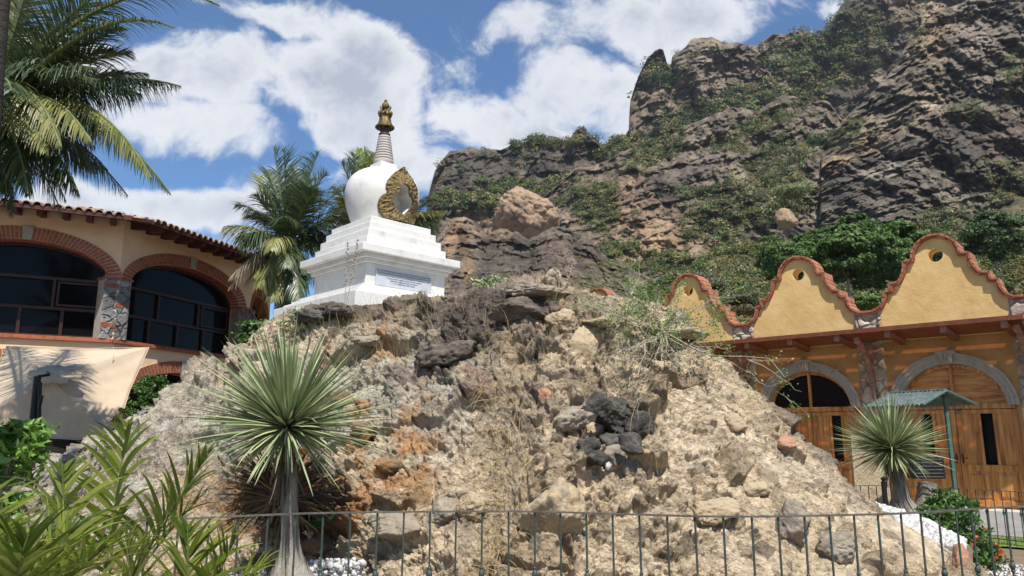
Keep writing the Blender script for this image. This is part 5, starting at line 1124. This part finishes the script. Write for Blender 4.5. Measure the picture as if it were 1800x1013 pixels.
# ================================================================== PARASOL
def parasol():
    TL, TR, BR, BL = [Vector(atY(x, y, Y)) for x, y, Y in ((12, 609, 12.6), (262, 611, 13.3), (201, 775, 11.7), (-85, 772, 11.0))]
    t = thing('cantilever_parasol', 'large tilted beige square parasol on a black mast before the cream building', 'parasol', (atY(58, 800, 10.9)[0], 10.9, 0))
    cen = (TL+TR+BR+BL)/4; nrm = (TR-TL).cross(BL-TL).normalized(); nrm = -nrm if nrm.y > 0 else nrm; apex = Vector(atY(85, 662, 11.5))
    n = 40; V = []; C4 = [TL, TR, BR, BL]; E_ = []
    for i in range(4):
        a, b = C4[i], C4[(i+1) % 4]
        for k in range(20): E_.append(a.lerp(b, k/20)-(a.lerp(b, k/20)-cen).normalized()*.05*math.sin(math.pi*k/20))
    m = len(E_); rows = 22; vv = []
    for j in range(rows+1):
        f = j/rows
        for k, e in enumerate(E_):
            q = apex.lerp(e, f); ph = (k % 20)/20; q = q-nrm*(.055*math.sin(math.pi*ph)*math.sin(math.pi*min(1, f*.75+.1)))-nrm*.0; vv.append(q+nrm*.006*math.sin(k*1.3+f*9))
    fs = [(j*m+k, j*m+(k+1) % m, (j+1)*m+(k+1) % m, (j+1)*m+k) for j in range(rows) for k in range(m)]
    mb = MB(); mb.add(vv, fs); cn = mb.build('canopy', MT['canvas'], t, smooth=True); cn.modifiers.new('thick', 'SOLIDIFY').thickness = .004
    mb = MB()          # valance hem
    for i in range(4):
        a, b = C4[i], C4[(i+1) % 4]; mb.tube([a, a.lerp(b, .5)-(a.lerp(b, .5)-cen).normalized()*.05, b], .007, 5)
    mb.build('hem', MT['canvas'], cn)
    mb = MB()
    for c in C4: mb.tube([apex-nrm*.03, c-nrm*.02], .012, 5)
    mb.build('rib', MT['black'], t)
    # small vent cap, rumpled
    mb = MB(); k9 = [apex+nrm*.07]; 
    ring = []
    for k in range(24):
        a = k*math.pi/12; w = .32+.05*math.sin(k*2.3); u = (TR-TL).normalized(); v = nrm.cross(u); ring.append(apex+nrm*(.045+.02*math.sin(k*1.9))+u*w*math.cos(a)*1.1+v*w*.7*math.sin(a)+u*.1)
    mb.add([k9[0]]+ring, [(0, 1+k, 1+(k+1) % 24) for k in range(24)]); vc = mb.build('vent_cap', MT['canvas'], t, smooth=True); vc.modifiers.new('thick', 'SOLIDIFY').thickness = .006
    b0 = Vector(atY(57, 800, 10.9)); top = Vector(atY(66, 662, 10.9)); foot = Vector((b0.x-.02, b0.y, 0))
    mb = MB(); mb.tube([foot, top], .05, 10); mb.build('mast', MT['black'], t, smooth=True)
    mb = MB(); a_ = Vector(atY(70, 672, 10.85)); mb.tube([a_, Vector(atY(68, 745, 10.85)), Vector(atY(60, 800, 10.85))], .03, 8); mb.tube([Vector(atY(74, 695, 10.8)), Vector(atY(68, 722, 10.8))], .022, 8); mb.build('sliding_strut', MT['black'], t, smooth=True)
    mb = MB(); mb.tube([top, top+Vector((.1, .1, .03)), apex+nrm*.08], .02, 8); mb.build('boom', MT['black'], t, smooth=True)
    mb = MB(); mb.box((foot.x-.4, foot.y-.4, 0), (foot.x+.4, foot.y+.4, .08)); mb.build('base', MT['black'], t, bevel=.02)
    c_ = Vector(atY(201, 632, 12.6)); mb = MB(); mb.tube([c_+nrm*.1, c_+nrm*.1+Vector((-.02, 0, -.22))], .005, 5); mb.box((c_.x+nrm.x*.1-.06, c_.y+nrm.y*.1-.01, c_.z-.27), (c_.x+nrm.x*.1+.0, c_.y+nrm.y*.1+.01, c_.z-.23)); mb.build('pull_cord', MT['canvas'], t)
    t2 = thing('folded_parasol', 'closed white parasol standing beyond the left shoulder of the mound', 'parasol', tuple(atY(441, 650, 15))); c = atY(441, 640, 15); mb = MB()
    mb.lathe((c[0], c[1], c[2]), [(.02,-.6),(.1,-.1),(.11,.05),(.08,.3),(.05,.5),(.01,.62)], 9); mb.build('cloth', MT['white'], t2, smooth=False); mb = MB(); mb.tube([(c[0], c[1], 0), (c[0], c[1], c[2]+.66)], .02, 6); mb.build('pole', MT['fencelight'], t2)
parasol()

# ================================================================== GREEN ROOFED STALL
def stall():
    Y = 11.9; rg0, rg1 = Vector(atY(1560, 693, Y+.55)), Vector(atY(1664, 687, Y-.25))
    fl, fr_ = Vector(atY(1622, 712, Y-.75)), Vector(atY(1716, 711, Y+.15)); d = rg0-rg1
    t = thing('roofed_notice_stall', 'small stall under a green ridged sheet roof in front of the right door', 'stall', (rg1.x, rg1.y, 0)); n = 60
    for nm, e in (('roof_sheet', fl), ('roof_sheet', fr_)):
        dn = e-rg1; V = []
        for i in range(n+1):
            u = i/n; hgt = .018*math.sin(u*14*2*math.pi)
            for j in range(6): v = j/5; p = rg1+d*u+dn*v; V.append((p.x, p.y, p.z+hgt))
        o = np_mesh(nm, np.array(V), grid_faces(n+1, 6), MT['greenmetal'], t, smooth=True); o.modifiers.new('thick', 'SOLIDIFY').thickness = .006
    mb = MB(); mb.tube([rg1+Vector((0, 0, .015)), rg0+Vector((0, 0, .015))], .02, 6); mb.build('ridge_cap', MT['greenmetal'], t)
    mb = MB(); mb.tube([rg1, fl], .018, 6); mb.tube([rg1, fr_], .022, 6); mb.build('gable_rafter', MT['greenpost'], t)
    p1 = Vector(atY(1661, 700, Y)); p2 = p1+d*.9
    for p in (p1, p2): mb = MB(); mb.box((p.x-.026, p.y-.026, 0), (p.x+.026, p.y+.026, p.z+.02)); mb.build('post', MT['greenpost'], t, bevel=.004)
    mb = MB(); a = Vector(atY(1600, 815, Y+.1)); b = Vector(atY(1668, 815, Y)); zl, zh = atY(1668, 842, Y)[2], atY(1668, 804, Y)[2]
    mb.box((a.x, a.y-.08, zl), (b.x-.06, a.y+.14, zh)); cab = mb.build('cabinet', MT['black'], t, bevel=.008)
    mb = MB()
    for k in range(6): z = zl+.03+(zh-zl-.06)*k/5; mb.box((a.x+.03, a.y-.088, z-.006), (b.x-.09, a.y-.081, z+.008))
    mb.box((a.x, a.y-.1, zh), (b.x-.04, a.y+.15, zh+.02)); mb.build('ledge', MT['fencelight'], cab)
    mb = MB(); mb.tube([(b.x-.25, a.y, zh+.02), (b.x-.22, a.y, zh+.07), (b.x-.17, a.y, zh+.03), (b.x-.12, a.y, zh+.02)], .012, 6); mb.build('handle', MT['fencelight'], cab)
    mb = MB(); q = Vector(atY(1530, 800, Y+1.9)); mb.box((q.x-.35, q.y-.05, 0), (q.x+.28, q.y+.03, 1.55)); mb.build('stone_panel', MT['sandrock'], t)
stall()

# ================================================================== PLANTS NEAR
def leafy(name, label, c, r, m, seed, nc, per, size, cat='shrub', asp=.45, flowers=0, fm='flower', clump=.4, hollow=.5, stems=7, box=False):
    t = thing(name, label, cat, (c[0], c[1], max(0, c[2]-r[2]))); g = np.random.default_rng(seed)
    P = crown_points(c, r, nc, per, clump, seed, hollow); V, F = leaf_cards(P, g.uniform(.6, 1.3, len(P))*size, asp); np_mesh('foliage', V, F, MT[m], t)
    mb = MB(); b = Vector((c[0], c[1], max(-.05, c[2]-r[2]*1.3)))
    for k in range(stems): a = g.uniform(0, 6.28); e = Vector(c)+Vector((math.cos(a)*r[0]*.6, math.sin(a)*r[1]*.6, g.uniform(0, .6)*r[2])); mb.tube([b, b.lerp(e, .5)+Vector((0, 0, .03)), e], [.014, .009, .004], 5)
    mb.build('stem', MT['twig'], t)
    if flowers:
        d = g.normal(size=(flowers, 3)); d /= np.linalg.norm(d, axis=1)[:, None]; d[:, 1] = -np.abs(d[:, 1]); q = np.array(c)+d*np.array(r)*1.0; 
        for qq in q: P = qq+g.normal(size=(8, 3))*.014; V, F = leaf_cards(P, np.full(8, .018), .6); np_mesh('blossom', V, F, MT[fm], t)
    return t
leafy('flowering_bush', 'dark green bush with orange flowers behind the railing at lower right', atY(1668, 925, 8.6), (.33, .36, .24), 'hedge', 61, 60, 60, .03, flowers=4)
leafy('flowering_bush', 'low bush with red orange blossoms nearest the railing at lower right', atY(1712, 972, 8.1), (.27, .26, .16), 'hedge', 62, 36, 50, .028, flowers=9)
leafy('flowering_bush', 'leafy bush between the swollen trunk and the door step', atY(1665, 893, 9.7), (.3, .34, .2), 'hedge', 63, 40, 50, .03, flowers=3)
leafy('leafy_shrub', 'fresh green shrub with pointed leaves at the left edge below the parasol', atY(8, 800, 5.6), (.27, .3, .22), 'shrub', 64, 60, 22, .05, asp=.36)
leafy('leafy_shrub', 'green shrub top left of the mast foot behind the fresh shrub', atY(-25, 880, 6.4), (.3, .3, .35), 'shrub', 65, 40, 22, .05, asp=.36)
leafy('potted_flowers', 'small yellow flowered plant beside the clipped hedge', atY(214, 742, 11.5), (.13, .13, .2), 'areca', 66, 20, 14, .04, flowers=14, fm='yflower')
leafy('clipped_hedge', 'rounded clipped green hedge under the right lower brick arch', atY(268, 742, 15.2), (.62, .6, .78), 'hedge', 67, 240, 90, .035, clump=.16, hollow=.85)
leafy('succulent_clump', 'small grey green rosette plant at the left foot of the stupa', atY(527, 562, 8.9), (.2, .18, .11), 'agave', 68, 26, 12, .05, asp=.25)
leafy('small_cycad', 'dark green fern like plant in the dark hollow behind the slim trunk', atY(545, 905, 6.6), (.2, .2, .16), 'hedge', 69, 20, 16, .05, asp=.2)
leafy('low_bush', 'low pale green bush on the mound crest right of the stupa', atY(862, 500, 10.5), (.25, .2, .1), 'agave', 70, 26, 22, .03)
def dried_rosette():
    c = Vector(atY(498, 880, 6.5)); t = thing('dried_rosette', 'dark dried fan of shaggy dead leaves behind the slim grey trunk', 'dead plant', tuple(c)); g = np.random.default_rng(31); Vs = []; Fs = []; k0 = 0
    for i in range(520):
        a = g.uniform(-.35, math.pi+.35) if i % 3 else g.uniform(0, 6.28); el_ = g.uniform(-.1, .55); d = Vector((math.cos(a)*1.15, -el_*.6, math.sin(a)*.75)).normalized(); p = c+d*g.uniform(.03, .14); L = g.uniform(.16, .42); s_ = d.cross(Vector((g.normal()*.3, -1, g.normal()*.3))).normalized()
        for j in range(5):
            u = j/4; ww = g.uniform(.006, .011)*(1-u*.5); Vs += [tuple(p-s_*ww), tuple(p+s_*ww)]; d = (d+Vector((g.normal()*.12, g.normal()*.08, -.22*u+g.normal()*.1))).normalized(); p = p+d*L/4
        for j in range(4): Fs.append((k0+2*j, k0+2*j+1, k0+2*j+3, k0+2*j+2))
        k0 += 10
    np_mesh('dead_leaves', np.array(Vs), np.array(Fs), MT['darkfan'], t); boulder('heart', tuple(c+Vector((0, .15, -.05))), (.16, .14, .2), 3, MT['darkbark'], t)
dried_rosette()
# foreground feathery palm leaves (lower left)
def areca(label, base, fronds, seed):
    t = thing('bamboo_palm', label, 'palm', tuple(base)); g = random.Random(seed)
    for i, (px, py, Y, sag, L2, leaf, nl, w) in enumerate(fronds):
        e = Vector(atY(px, py, Y)); b = Vector(base)+Vector((g.uniform(-.08, .08), g.uniform(-.08, .08), 0)); h = e-b; d = (h.normalized()+Vector((0, 0, sag*.5))).normalized()
        add_frond(t, b, d, h.length, sag*.55, leaf*1.45, 'areca', nl=int(nl*1.5), width=w*.72, hang=.5, vee=.3, seed=seed*30+i, start=.42, r0=.008, segs=5, tip=e)
    return t
areca('arching green palm fronds rising in front of the mound at lower left', atY(110, 1250, 2.5), [
    (372,790,2.5,.5,1,.21,15,.03),(225,742,2.55,.25,1,.2,14,.032),(110,815,2.4,.3,1,.2,13,.028),(365,860,2.6,.7,1,.2,13,.028),(-30,900,2.3,.4,1,.2,13,.03)], 11)
areca('yellow green palm leaves filling the bottom left corner', atY(-60, 1230, 1.9), [
    (50,940,1.9,.3,1,.2,13,.024),(130,925,2.0,.5,1,.2,13,.022),(-50,880,2.0,.1,1,.2,12,.024),(190,960,1.9,.7,1,.18,12,.024),(40,980,1.7,.5,1,.18,12,.024)], 12)
areca('low palm leaf tips along the bottom edge left of the slim trunk', atY(300, 1260, 2.2), [
    (420,935,2.25,.5,1,.17,13,.026),(330,925,2.2,.2,1,.17,13,.026),(220,930,2.1,.3,1,.17,12,.026),(470,985,2.3,.8,1,.16,12,.022)], 13)

# ================================================================== STONES, GRASS, TWIGS ON THE MOUND
def stone(px, py, rpx, rpy, label, m, seed, name='stone', out=.4, group=None, rot=0):
    p, nn = on_mound(px, py); k = p[1]/FPX; r = (rpx*k, rpx*k*.8, rpy*k); c = p+nn*min(r)*out*.5
    o = boulder(name, c, r, seed, MT[m], rot=rot, amp=.28, sub=5 if rpx > 24 else 4, freq=1.5); tag(o, label, 'stone', group); return o
for i, (x, y, a, b, lab, m) in enumerate([
    (1003, 742, 28, 24, 'brown topped stone at the left end of the dark rock cluster', 'greyrock'),(1046, 722, 24, 22, 'black lava stone at the top left of the dark cluster', 'lava'),(1090, 720, 30, 22, 'wide black lava stone at the top of the dark cluster', 'lava'),
    (1130, 750, 26, 30, 'tall black lava stone at the right of the dark cluster', 'lava'),(1082, 752, 26, 18, 'black lava stone in the middle of the dark cluster', 'lava'),(1046, 757, 17, 13, 'small tan stone wedged among the black lava stones', 'sandrock'),
    (1072, 778, 24, 15, 'flat black stone under the small tan wedge stone', 'lava'),(1034, 790, 17, 19, 'rounded dark stone low on the left of the lava cluster', 'lava'),(1075, 800, 22, 18, 'dark stone low in the middle of the lava cluster', 'greyrock'),
    (1048, 812, 22, 18, 'lowest dark stone of the lava cluster', 'lava'),(1070, 823, 7, 8, 'tiny white stone below the lava cluster', 'marble'),(1106, 820, 14, 18, 'upright brown stone at the lower right of the lava cluster', 'greyrock'),(1110, 786, 22, 20, 'black stone under the right end of the lava cluster', 'lava'),
    (955, 698, 12, 15, 'reddish stone left of the dark rock cluster', 'redrock'),(980, 905, 50, 44, 'big tan boulder behind the railing at the foot of the mound', 'sandrock'),(1385, 925, 26, 34, 'upright grey brown boulder hanging low right behind the railing', 'greyrock'),
    (1460, 960, 36, 24, 'dark grey lumpy boulder low on the right flank', 'greyrock'),(1690, 985, 16, 22, 'orange brown stone at the right toe of the mound', 'redrock'),(1290, 745, 20, 15, 'round stone on the right slope of the mound', 'sandrock'),(1380, 780, 17, 11, 'flat reddish stone on the right slope', 'redrock'),
    (1030, 615, 24, 34, 'tall sandy block with an overhang near the top of the mound', 'sandrock'),(1055, 570, 26, 10, 'flat slab jutting out above the sandy block', 'sandrock'),(1195, 585, 34, 12, 'flat ledge stone at the upper right of the mound', 'sandrock'),(985, 565, 26, 24, 'pale smooth boulder near the mound crest', 'sandrock'),
    (935, 512, 52, 14, 'long grey brown rock capping the mound crest', 'greyrock'),(912, 545, 40, 22, 'dark brown rock just under the crest rock', 'brownrock'),(640, 765, 30, 17, 'orange lichened stone right of the spiky leaves', 'rust'),(680, 820, 24, 16, 'orange lichened stone left of the dry grass', 'rust'),
    (600, 700, 20, 12, 'dark orange spotted stone beside the leaf tips', 'rust'),(780, 910, 34, 26, 'rounded brown boulder behind the railing left of the dry grass', 'greyrock'),(700, 930, 40, 30, 'dark brown pitted boulder behind the railing', 'greyrock'),(560, 555, 34, 12, 'black volcanic rock just under the stupa base', 'lava'),
    (610, 548, 26, 9, 'low black rock in front of the stupa base corner', 'lava'),(830, 890, 26, 22, 'boulder with a flat face above the railing left of the dry grass', 'sandrock'),(1250, 900, 36, 22, 'tan boulder above the railing right of centre', 'sandrock'),(1160, 650, 20, 16, 'small block stuck in the cavity under the thorn bush', 'sandrock'),
    (800, 620, 50, 30, 'large dark brown mossy rock in the upper middle of the mound', 'brownrock'),(650, 600, 30, 12, 'brown stone beneath the stupa among dry grass', 'greyrock'),(1330, 860, 22, 14, 'flat stone on the lower right slope', 'sandrock'),(560, 960, 30, 20, 'rough stone behind the slim trunk foot', 'rust')]):
    stone(x, y, a, b, lab, m, 200+i, out=.5 if a < 30 else .15)

def grass():
    g = np.random.default_rng(5); V = []; F = []; k0 = 0
    def blade(p, d, L, w, sag):
        nonlocal k0
        d = Vector(d).normalized(); s = d.cross(Vector((g.normal(), g.normal(), g.normal()))).normalized(); q = Vector(p); cur = d.copy()
        for j in range(5):
            u = j/4; ww = w*(1-u*.85); V.extend([tuple(q-s*ww), tuple(q+s*ww)]); cur = (cur+Vector((g.normal()*.12, g.normal()*.12, -sag*u))).normalized(); q = q+cur*L/4
        for j in range(4): F.append((k0+2*j, k0+2*j+1, k0+2*j+3, k0+2*j+2))
        k0 += 10
    for (cx, cy, rx, ry, n, L, kind) in [(880, 600, 30, 14, 90, .35, 1), (880, 700, 34, 60, 260, .45, 1), (890, 800, 40, 60, 330, .5, 1), (880, 900, 34, 60, 260, .45, 1), (870, 980, 40, 40, 200, .4, 1), (600, 610, 60, 40, 160, .3, 0), (690, 640, 40, 40, 120, .3, 0), (640, 560, 110, 14, 200, .3, 0), (750, 535, 110, 12, 150, .25, 0),
                                         (560, 660, 40, 30, 120, .3, 0), (1000, 530, 40, 14, 90, .3, 0), (970, 600, 30, 20, 60, .25, 0), (770, 560, 80, 30, 120, .25, 0), (1150, 720, 90, 60, 60, .5, 1), (1060, 560, 60, 20, 60, .3, 1), (620, 790, 60, 30, 60, .2, 0), (930, 500, 40, 8, 40, .3, 0)]:
        for _ in range(int(n*.6)):
            p, nn = on_mound(cx+g.normal()*rx*.6, cy+g.normal()*ry*.6)
            if kind: blade(p, nn*.5+np.array([g.normal()*.5, 0, g.uniform(-1.2, .8)]), L*g.uniform(.5, 1.2), g.uniform(.0012, .003), .8)
            else: blade(p, nn*.4+np.array([g.normal()*.35, g.normal()*.2, 1]), L*g.uniform(.5, 1.2), g.uniform(.0012, .0026), .12)
    tag(np_mesh('dry_grass', np.array(V), np.array(F), MT['drygrass']), 'dry straw coloured grass growing from cracks of the mound', 'grass', kind='stuff')
grass()
def weed(label, px, py, tops, seed):
    p, nn = on_mound(px, py); t = thing('dry_weed', label, 'weed', tuple(p)); g = random.Random(seed)
    for (tx, ty) in tops:
        e = Vector(atY(tx, ty, p[1]+.05)); q = Vector(p); mb = MB(); mid = q.lerp(e, .5)+Vector((.02, 0, 0)); mb.tube([q, mid, e], [.006, .0045, .003], 5); s = mb.build('stalk', MT['twig'], t)
        mb = MB()
        for k in range(16):
            u = .45+.55*k/16; c = (mid.lerp(e, (u-.5)*2) if u > .5 else q.lerp(mid, u*2))+Vector((g.uniform(-.02, .02), 0, g.uniform(-.01, .01))); mb.lathe(tuple(c), [(.002,-.014),(.01,-.004),(.011,.004),(.003,.014)], 6)
        mb.build('seed_heads', MT['greyrock'], s)
weed('tall dry weed with two seed stalks in front of the stupa', 607, 560, [(610, 424), (628, 418)], 3)
weed('short dry weed leaning on the crest right of the stupa', 985, 515, [(1010, 455), (975, 470)], 4)

def thorn_bush():
    p, nn = on_mound(1160, 590); t = thing('thorn_bush', 'straggly thorny bush with bare twigs and tiny leaves on the mound crest', 'bush', tuple(p)); g = np.random.default_rng(9); root = Vector(p)+Vector((0, -.05, .05)); mb = MB(); tips = []
    def branch(a, b, r, lev):
        n = 7; pts = [a]; off = Vector((0, 0, 0))
        for i in range(1, n+1):
            off = off+Vector(g.normal(size=3))*(b-a).length*.035; pts.append(a.lerp(b, i/n)+off)
        mb.tube(pts, [r*(1-.75*i/n) for i in range(n+1)], 5)
        for i in range(2, n+1): tips.append((pts[i], lev, (b-a).normalized()))
        if lev < 2:
            for k in range(4 if lev == 0 else 3):
                i = g.integers(1, n); L = (b-a).length*g.uniform(.25, .55); d = ((b-a).normalized()+Vector(g.normal(size=3))*.6).normalized(); branch(pts[i], pts[i]+d*L, r*.5, lev+1)
    ends = [(1060,500,9.1),(1085,475,9.3),(1130,505,9.0),(1195,520,8.9),(1000,545,8.9),(1050,560,8.6),(1250,555,8.6),(1300,600,8.2),(1384,680,8.0),(1100,640,8.3),(1120,700,8.2),(1160,740,8.1),(1185,640,8.3),(1228,690,8.2),(1290,520,8.8),(1110,530,8.5),(1215,560,8.4),(1080,600,8.3),(1140,660,8.2),(1245,520,8.7)]
    for (x, y, Y) in ends: branch(root, Vector(atY(x, y, Y-1.25)), .009, 0)
    mb.build('branch', MT['twig'], t)
    P = []
    for q, lev, d in tips:
        x, y = proj(np.array(q)); dens = 3 if (y < 600 or x > 1240) else 1
        if g.random() < .75:
            for _ in range(dens): P.append(np.array(q)+g.normal(size=3)*.035)
    P = np.array(P); V, F = leaf_cards(P, g.uniform(.008, .015, len(P)), .55); np_mesh('leaves', V, F, MT['shrub'], t)
thorn_bush()
def pebbles():
    g = np.random.default_rng(21); bm = bmesh.new(); bmesh.ops.create_icosphere(bm, subdivisions=2, radius=1); S = np.array([v.co[:] for v in bm.verts]); Fi = np.array([[v.index for v in f.verts] for f in bm.faces]); bm.free(); V = []; F = []; k = 0
    def put(c, r):
        nonlocal k
        sc = r*g.uniform(.65, 1.2, 3)*np.array([1.15, 1, .75]); q, _ = np.linalg.qr(g.normal(size=(3, 3))); s = S*(1+.12*g.normal(size=(len(S), 1))*.5); V.append((s*sc)@q+c); F.append(Fi+k); k += len(S)
    for _ in range(1500):
        u = g.random(); x = 1538+152*u; yt = 905+60*u; w = 34*math.sin(math.pi*min(1, max(.12, .15+.75*u)))**.7; y = yt+g.uniform(-.45, .6)*w-6
        Y = 8.6-1.5*u+(yt+.3*w-y)*.012; put(atY(x, y, Y)+np.array([0, 0, 0]), g.uniform(.028, .055))
    for _ in range(260): put(atY(g.uniform(545, 640), g.uniform(985, 1040), 5.9+g.uniform(-.1, .3)), g.uniform(.014, .028))
    for _ in range(120): put(atY(g.uniform(400, 480), g.uniform(1000, 1050), 5.9+g.uniform(-.1, .3)), g.uniform(.012, .022))
    V = np.concatenate(V); F = np.concatenate(F); tag(np_mesh('white_pebbles', V, F, MT['marble'], smooth=True), 'white marble pebbles bedded around the two spiky plants', 'pebbles', kind='stuff')
    # bed that carries them, and the gravel patch
    nx, ny = 60, 24; G = []
    for j in range(ny):
        for i in range(nx):
            u = i/(nx-1); v = j/(ny-1); x = 1525+185*u; yt = 912+62*u; y = yt+26-v*60*(1-.3*u); Y = 8.3-1.6*u+v*2.2*(1-.4*u); G.append(atY(x, y+2, Y))
    tag(np_mesh('planting_bed', np.array(G), grid_faces(ny, nx), MT['soil'], smooth=True), kind='structure')
    V = []; F = []; k = 0
    for _ in range(2600): put(np.array([g.uniform(5.1, 8.5), g.uniform(7.0, 9.6), .012]), g.uniform(.01, .02))
    tag(np_mesh('white_gravel', np.concatenate(V), np.concatenate(F), MT['marble'], smooth=True), 'white gravel on the ground at the lower right corner', 'gravel', kind='stuff')
pebbles()
def garden():
    def sheet(name, poly, z, m): mb = MB(); mb.add([(x, y, z) for x, y in poly], [list(range(len(poly)))]); tag(mb.build(name, m), kind='structure')
    sheet('path', [(6.4, 13.2), (9.0, 10.9), (14, 7.0), (16, 9.2), (11.5, 13.2), (6.0, 18.3), (5.0, 17.0)], .03, MT['path'])
    sheet('lawn', [(6.2, 11.6), (9.4, 9.0), (12, 6.5), (14, 6.9), (9.0, 10.85), (6.4, 13.1)], .03, MT['lawnb'])
    sheet('terrace', [(-14, 7), (-4.5, 7), (-5.5, 9.5), (-8, 14), (-9, 20), (-14, 20)], .03, MT['path'])
    g = np.random.default_rng(3); n = 26000; x = g.uniform(6.2, 13, n); y = g.uniform(6.6, 13, n); s = (x-6.3)*.72+y*1.0; ok = (s > 11.4) & (s < 12.9); x, y = x[ok], y[ok]; n = len(x)
    a = g.uniform(0, 6.28, n); h = g.uniform(.02, .05, n); w = .004; dx, dy = np.cos(a)*w, np.sin(a)*w; z = np.full(n, .03)
    V = np.stack([np.stack([x-dx, y-dy, z], -1), np.stack([x+dx, y+dy, z], -1), np.stack([x+g.normal(size=n)*.012, y+g.normal(size=n)*.012, z+h], -1)], 1).reshape(-1, 3)
    tag(np_mesh('lawn_grass', V, np.arange(3*n).reshape(n, 3), MT['shrub']), 'short green lawn grass beside the path', 'grass', kind='stuff')
garden()

# ================================================================== AIR
def air():
    m = bpy.data.materials.new('thin_haze'); m.use_nodes = True; nt = m.node_tree; nt.nodes.clear()
    o = nt.nodes.new('ShaderNodeOutputMaterial'); v = nt.nodes.new('ShaderNodeVolumePrincipled'); v.inputs['Color'].default_value = (.75, .85, 1, 1); v.inputs['Density'].default_value = .0001; v.inputs['Anisotropy'].default_value = .2
    nt.links.new(v.outputs[0], o.inputs['Volume']); mb = MB(); mb.box((-1040, -1040, -70), (1040, 1060, 420)); tag(mb.build('haze', m), 'thin pale haze in the air before the mountain', 'haze', kind='stuff')
air()
